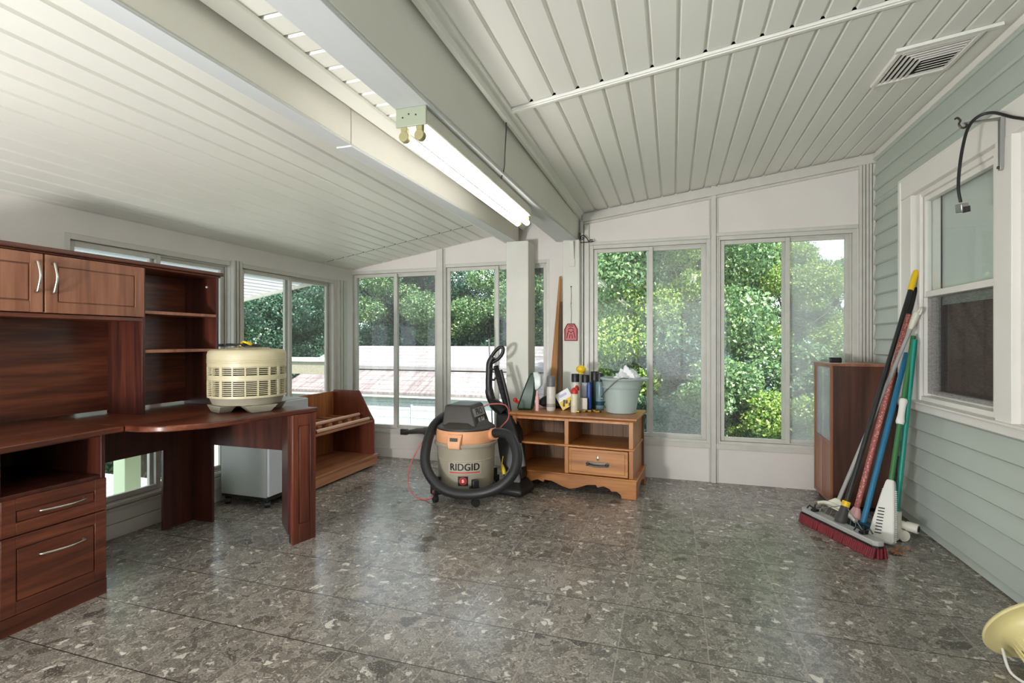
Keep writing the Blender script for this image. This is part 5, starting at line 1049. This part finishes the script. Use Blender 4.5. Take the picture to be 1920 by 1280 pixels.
TP = thing('pipe_pole', (1.18, 3.33, 0), 0, 'teal pole ending in white plastic pipe fittings by the siding', 'pole')
t0, t1 = Vector((1.182, 3.325, .12)), Vector((1.325, 3.47, 1.10)); pole('handle', t0, t1, .0135, 'teal', TP)
b = MB(); b.cyl(t0+Vector((0, 0, -.05)), t0+Vector((.004, .004, .03)), .024, seg=20); b.cyl((1.16, 3.345, .085), (1.262, 3.268, .078), .021, seg=20); b.cyl((1.222, 3.297, .081), (1.264, 3.266, .078), .026, seg=20); b.build('tee', 'pvc', TP, world=True)
b = MB(); b.tube(spline([(1.182, 3.325, .075), (1.172, 3.315, .05), (1.158, 3.29, .034), (1.150, 3.27, .030)], 5), .030, 16); b.cyl((1.192, 3.315, .030), (1.205, 3.275, .030), .0295, seg=18); b.build('elbow', 'pvc', TP, world=True)
b = MB(); b.cyl((1.255, 3.273, .0785), (1.2655, 3.265, .078), .017, seg=18); b.build('pipe_bore', 'dark', TP, world=True)

b = MB(); rng = random.Random(9)
for k in range(11):
    x, y = 1.10+rng.uniform(-.02, .09), 3.07+rng.uniform(-.03, .09); a = rng.uniform(0, 6); M_ = Matrix.Translation((x, y, .004)) @ Matrix.Rotation(a, 4, 'Z') @ Matrix.Rotation(rng.uniform(-.3, .3), 4, 'X'); l_ = rng.uniform(.016, .032)
    b.mesh([M_ @ Vector(p) for p in ((-l_, 0, 0), (0, -l_*.4, .006), (l_, 0, .002), (0, l_*.4, .007), (0, 0, .010))], [(0, 1, 4), (1, 2, 4), (2, 3, 4), (3, 0, 4)])
o = b.build('dry_leaves', 'leafdry'); tag(o, 'scatter of small brown dry leaves on the floor at the foot of the brooms', 'dry leaves', None, 'stuff')

# ------------------------------------------------------------------ shelf bracket, hook and hanging cord on the right wall
SB = thing('shelf_bracket', (1.339, 2.686, 1.93), 0, 'grey metal shelf bracket screwed to the white trim between the house windows', 'bracket')
b = MB(); b.rings([[(1.340, 2.678-w, z), (1.340, 2.694+w, z), (1.326, 2.694+w*.2, z), (1.326, 2.678+w*-.2, z)] for z, w in ((1.82, -.002), (1.84, .001), (2.03, .006), (2.045, .006))]); b.build('wall_arm', 'steel', SB, bevel=.001, world=True)
b = MB(); b.rings([[(x, 2.679-w, 2.034), (x, 2.693+w, 2.034), (x, 2.690, 2.034+h), (x, 2.682, 2.034+h)] for x, w, h in ((1.338, .004, .012), (1.30, .002, .010), (1.20, -.002, .005))]); b.build('shelf_arm', 'steel', SB, bevel=.001, world=True)
b = MB(); b.cyl((1.326, 2.686, 1.832), (1.320, 2.686, 1.832), .006, seg=10); b.build('screw', 'pewter', SB, world=True)
b = MB(); b.tube(spline([(1.168, 2.675, 2.055), (1.180, 2.684, 2.062), (1.192, 2.688, 2.050), (1.186, 2.686, 2.036), (1.192, 2.684, 2.020), (1.206, 2.684, 2.016), (1.214, 2.686, 2.030), (1.205, 2.686, 2.038)], 6), .0042, 8); o = b.build('s_hook', 'pewter'); tag(o, 'small dark wire hook on the tip of the shelf bracket', 'hook')
HC = thing('extension_lead', (1.17, 2.63, 1.70), 0, 'thick black electric cord with a metal connector hanging from the shelf bracket', 'cord')
b = MB(); b.tube(spline([(1.345, 2.42, 1.90), (1.335, 2.50, 1.955), (1.32, 2.585, 2.005), (1.283, 2.645, 2.054), (1.245, 2.672, 2.052), (1.212, 2.672, 2.008), (1.188, 2.662, 1.92), (1.172, 2.652, 1.82), (1.166, 2.644, 1.74), (1.172, 2.640, 1.685)], 8), .0062, 10); b.build('cable', 'black', HC, world=True)
Mh = Matrix.Translation((1.176, 2.638, 1.658)) @ Euler((.1, -.22, .5)).to_matrix().to_4x4()
b = MB(); b.box((-.020, -.014, -.016), (.020, .014, .020), Mh); b.build('connector', 'steel', HC, bevel=.003, world=True)
b = MB(); b.box((-.013, -.017, -.019), (.021, -.010, .006), Mh); b.build('socket', 'black', HC, world=True)

# ------------------------------------------------------------------ pale yellow appliance at the right edge
HT = thing('portable_heater', (1.126, 2.09, 0), 0, 'pale yellow plastic portable appliance with a flared rim lying on the floor by the siding', 'appliance')
axis = Vector((.163, -.86, -.477)).normalized(); Mr = axis.to_track_quat('Z', 'Y').to_matrix(); Hc = Vector((0, 0, .160)); M4 = Matrix.Translation(Hc) @ Mr.to_4x4()
b = MB(); b.lathe([(.001, -.030), (.06, -.028), (.10, -.018), (.14, -.003), (.150, .003), (.153, .009), (.149, .013), (.128, .010), (.108, .012), (.096, .022), (.090, .040), (.084, .14), (.074, .158), (.05, .166), (.001, .168)], Hc, Mr, 64, caps=False); b.build('shell', 'cream', HT)
for k in range(26):
    Mk = M4 @ Matrix.Rotation(2*PI*k/26, 4, 'Z'); b = MB(); b.box((.080, -.003, .046), (.0905, .003, .145), Mk); b.build('rib', 'cream', HT, bevel=.001)
    if k % 2: b = MB(); Mk = M4 @ Matrix.Rotation(2*PI*(k+.5)/26, 4, 'Z'); b.box((.080, -.002, .062), (.0878, .002, .135), Mk); b.build('vent_slot', 'dark', HT)
b = MB(); b.tube(spline([(-.07, .03, .06), (-.075, -.03, .012), (-.03, -.09, .006), (.05, -.13, .006), (.13, -.12, .006), (.16, -.05, .05)], 8), .0045, 8); b.build('wire_stand', 'white', HT)
b = MB(); b.tube(spline([(-.045, -.10, .05), (.02, -.15, .06), (.12, -.15, .06)], 6), .004, 8); b.build('wire_bar', 'cream', HT)
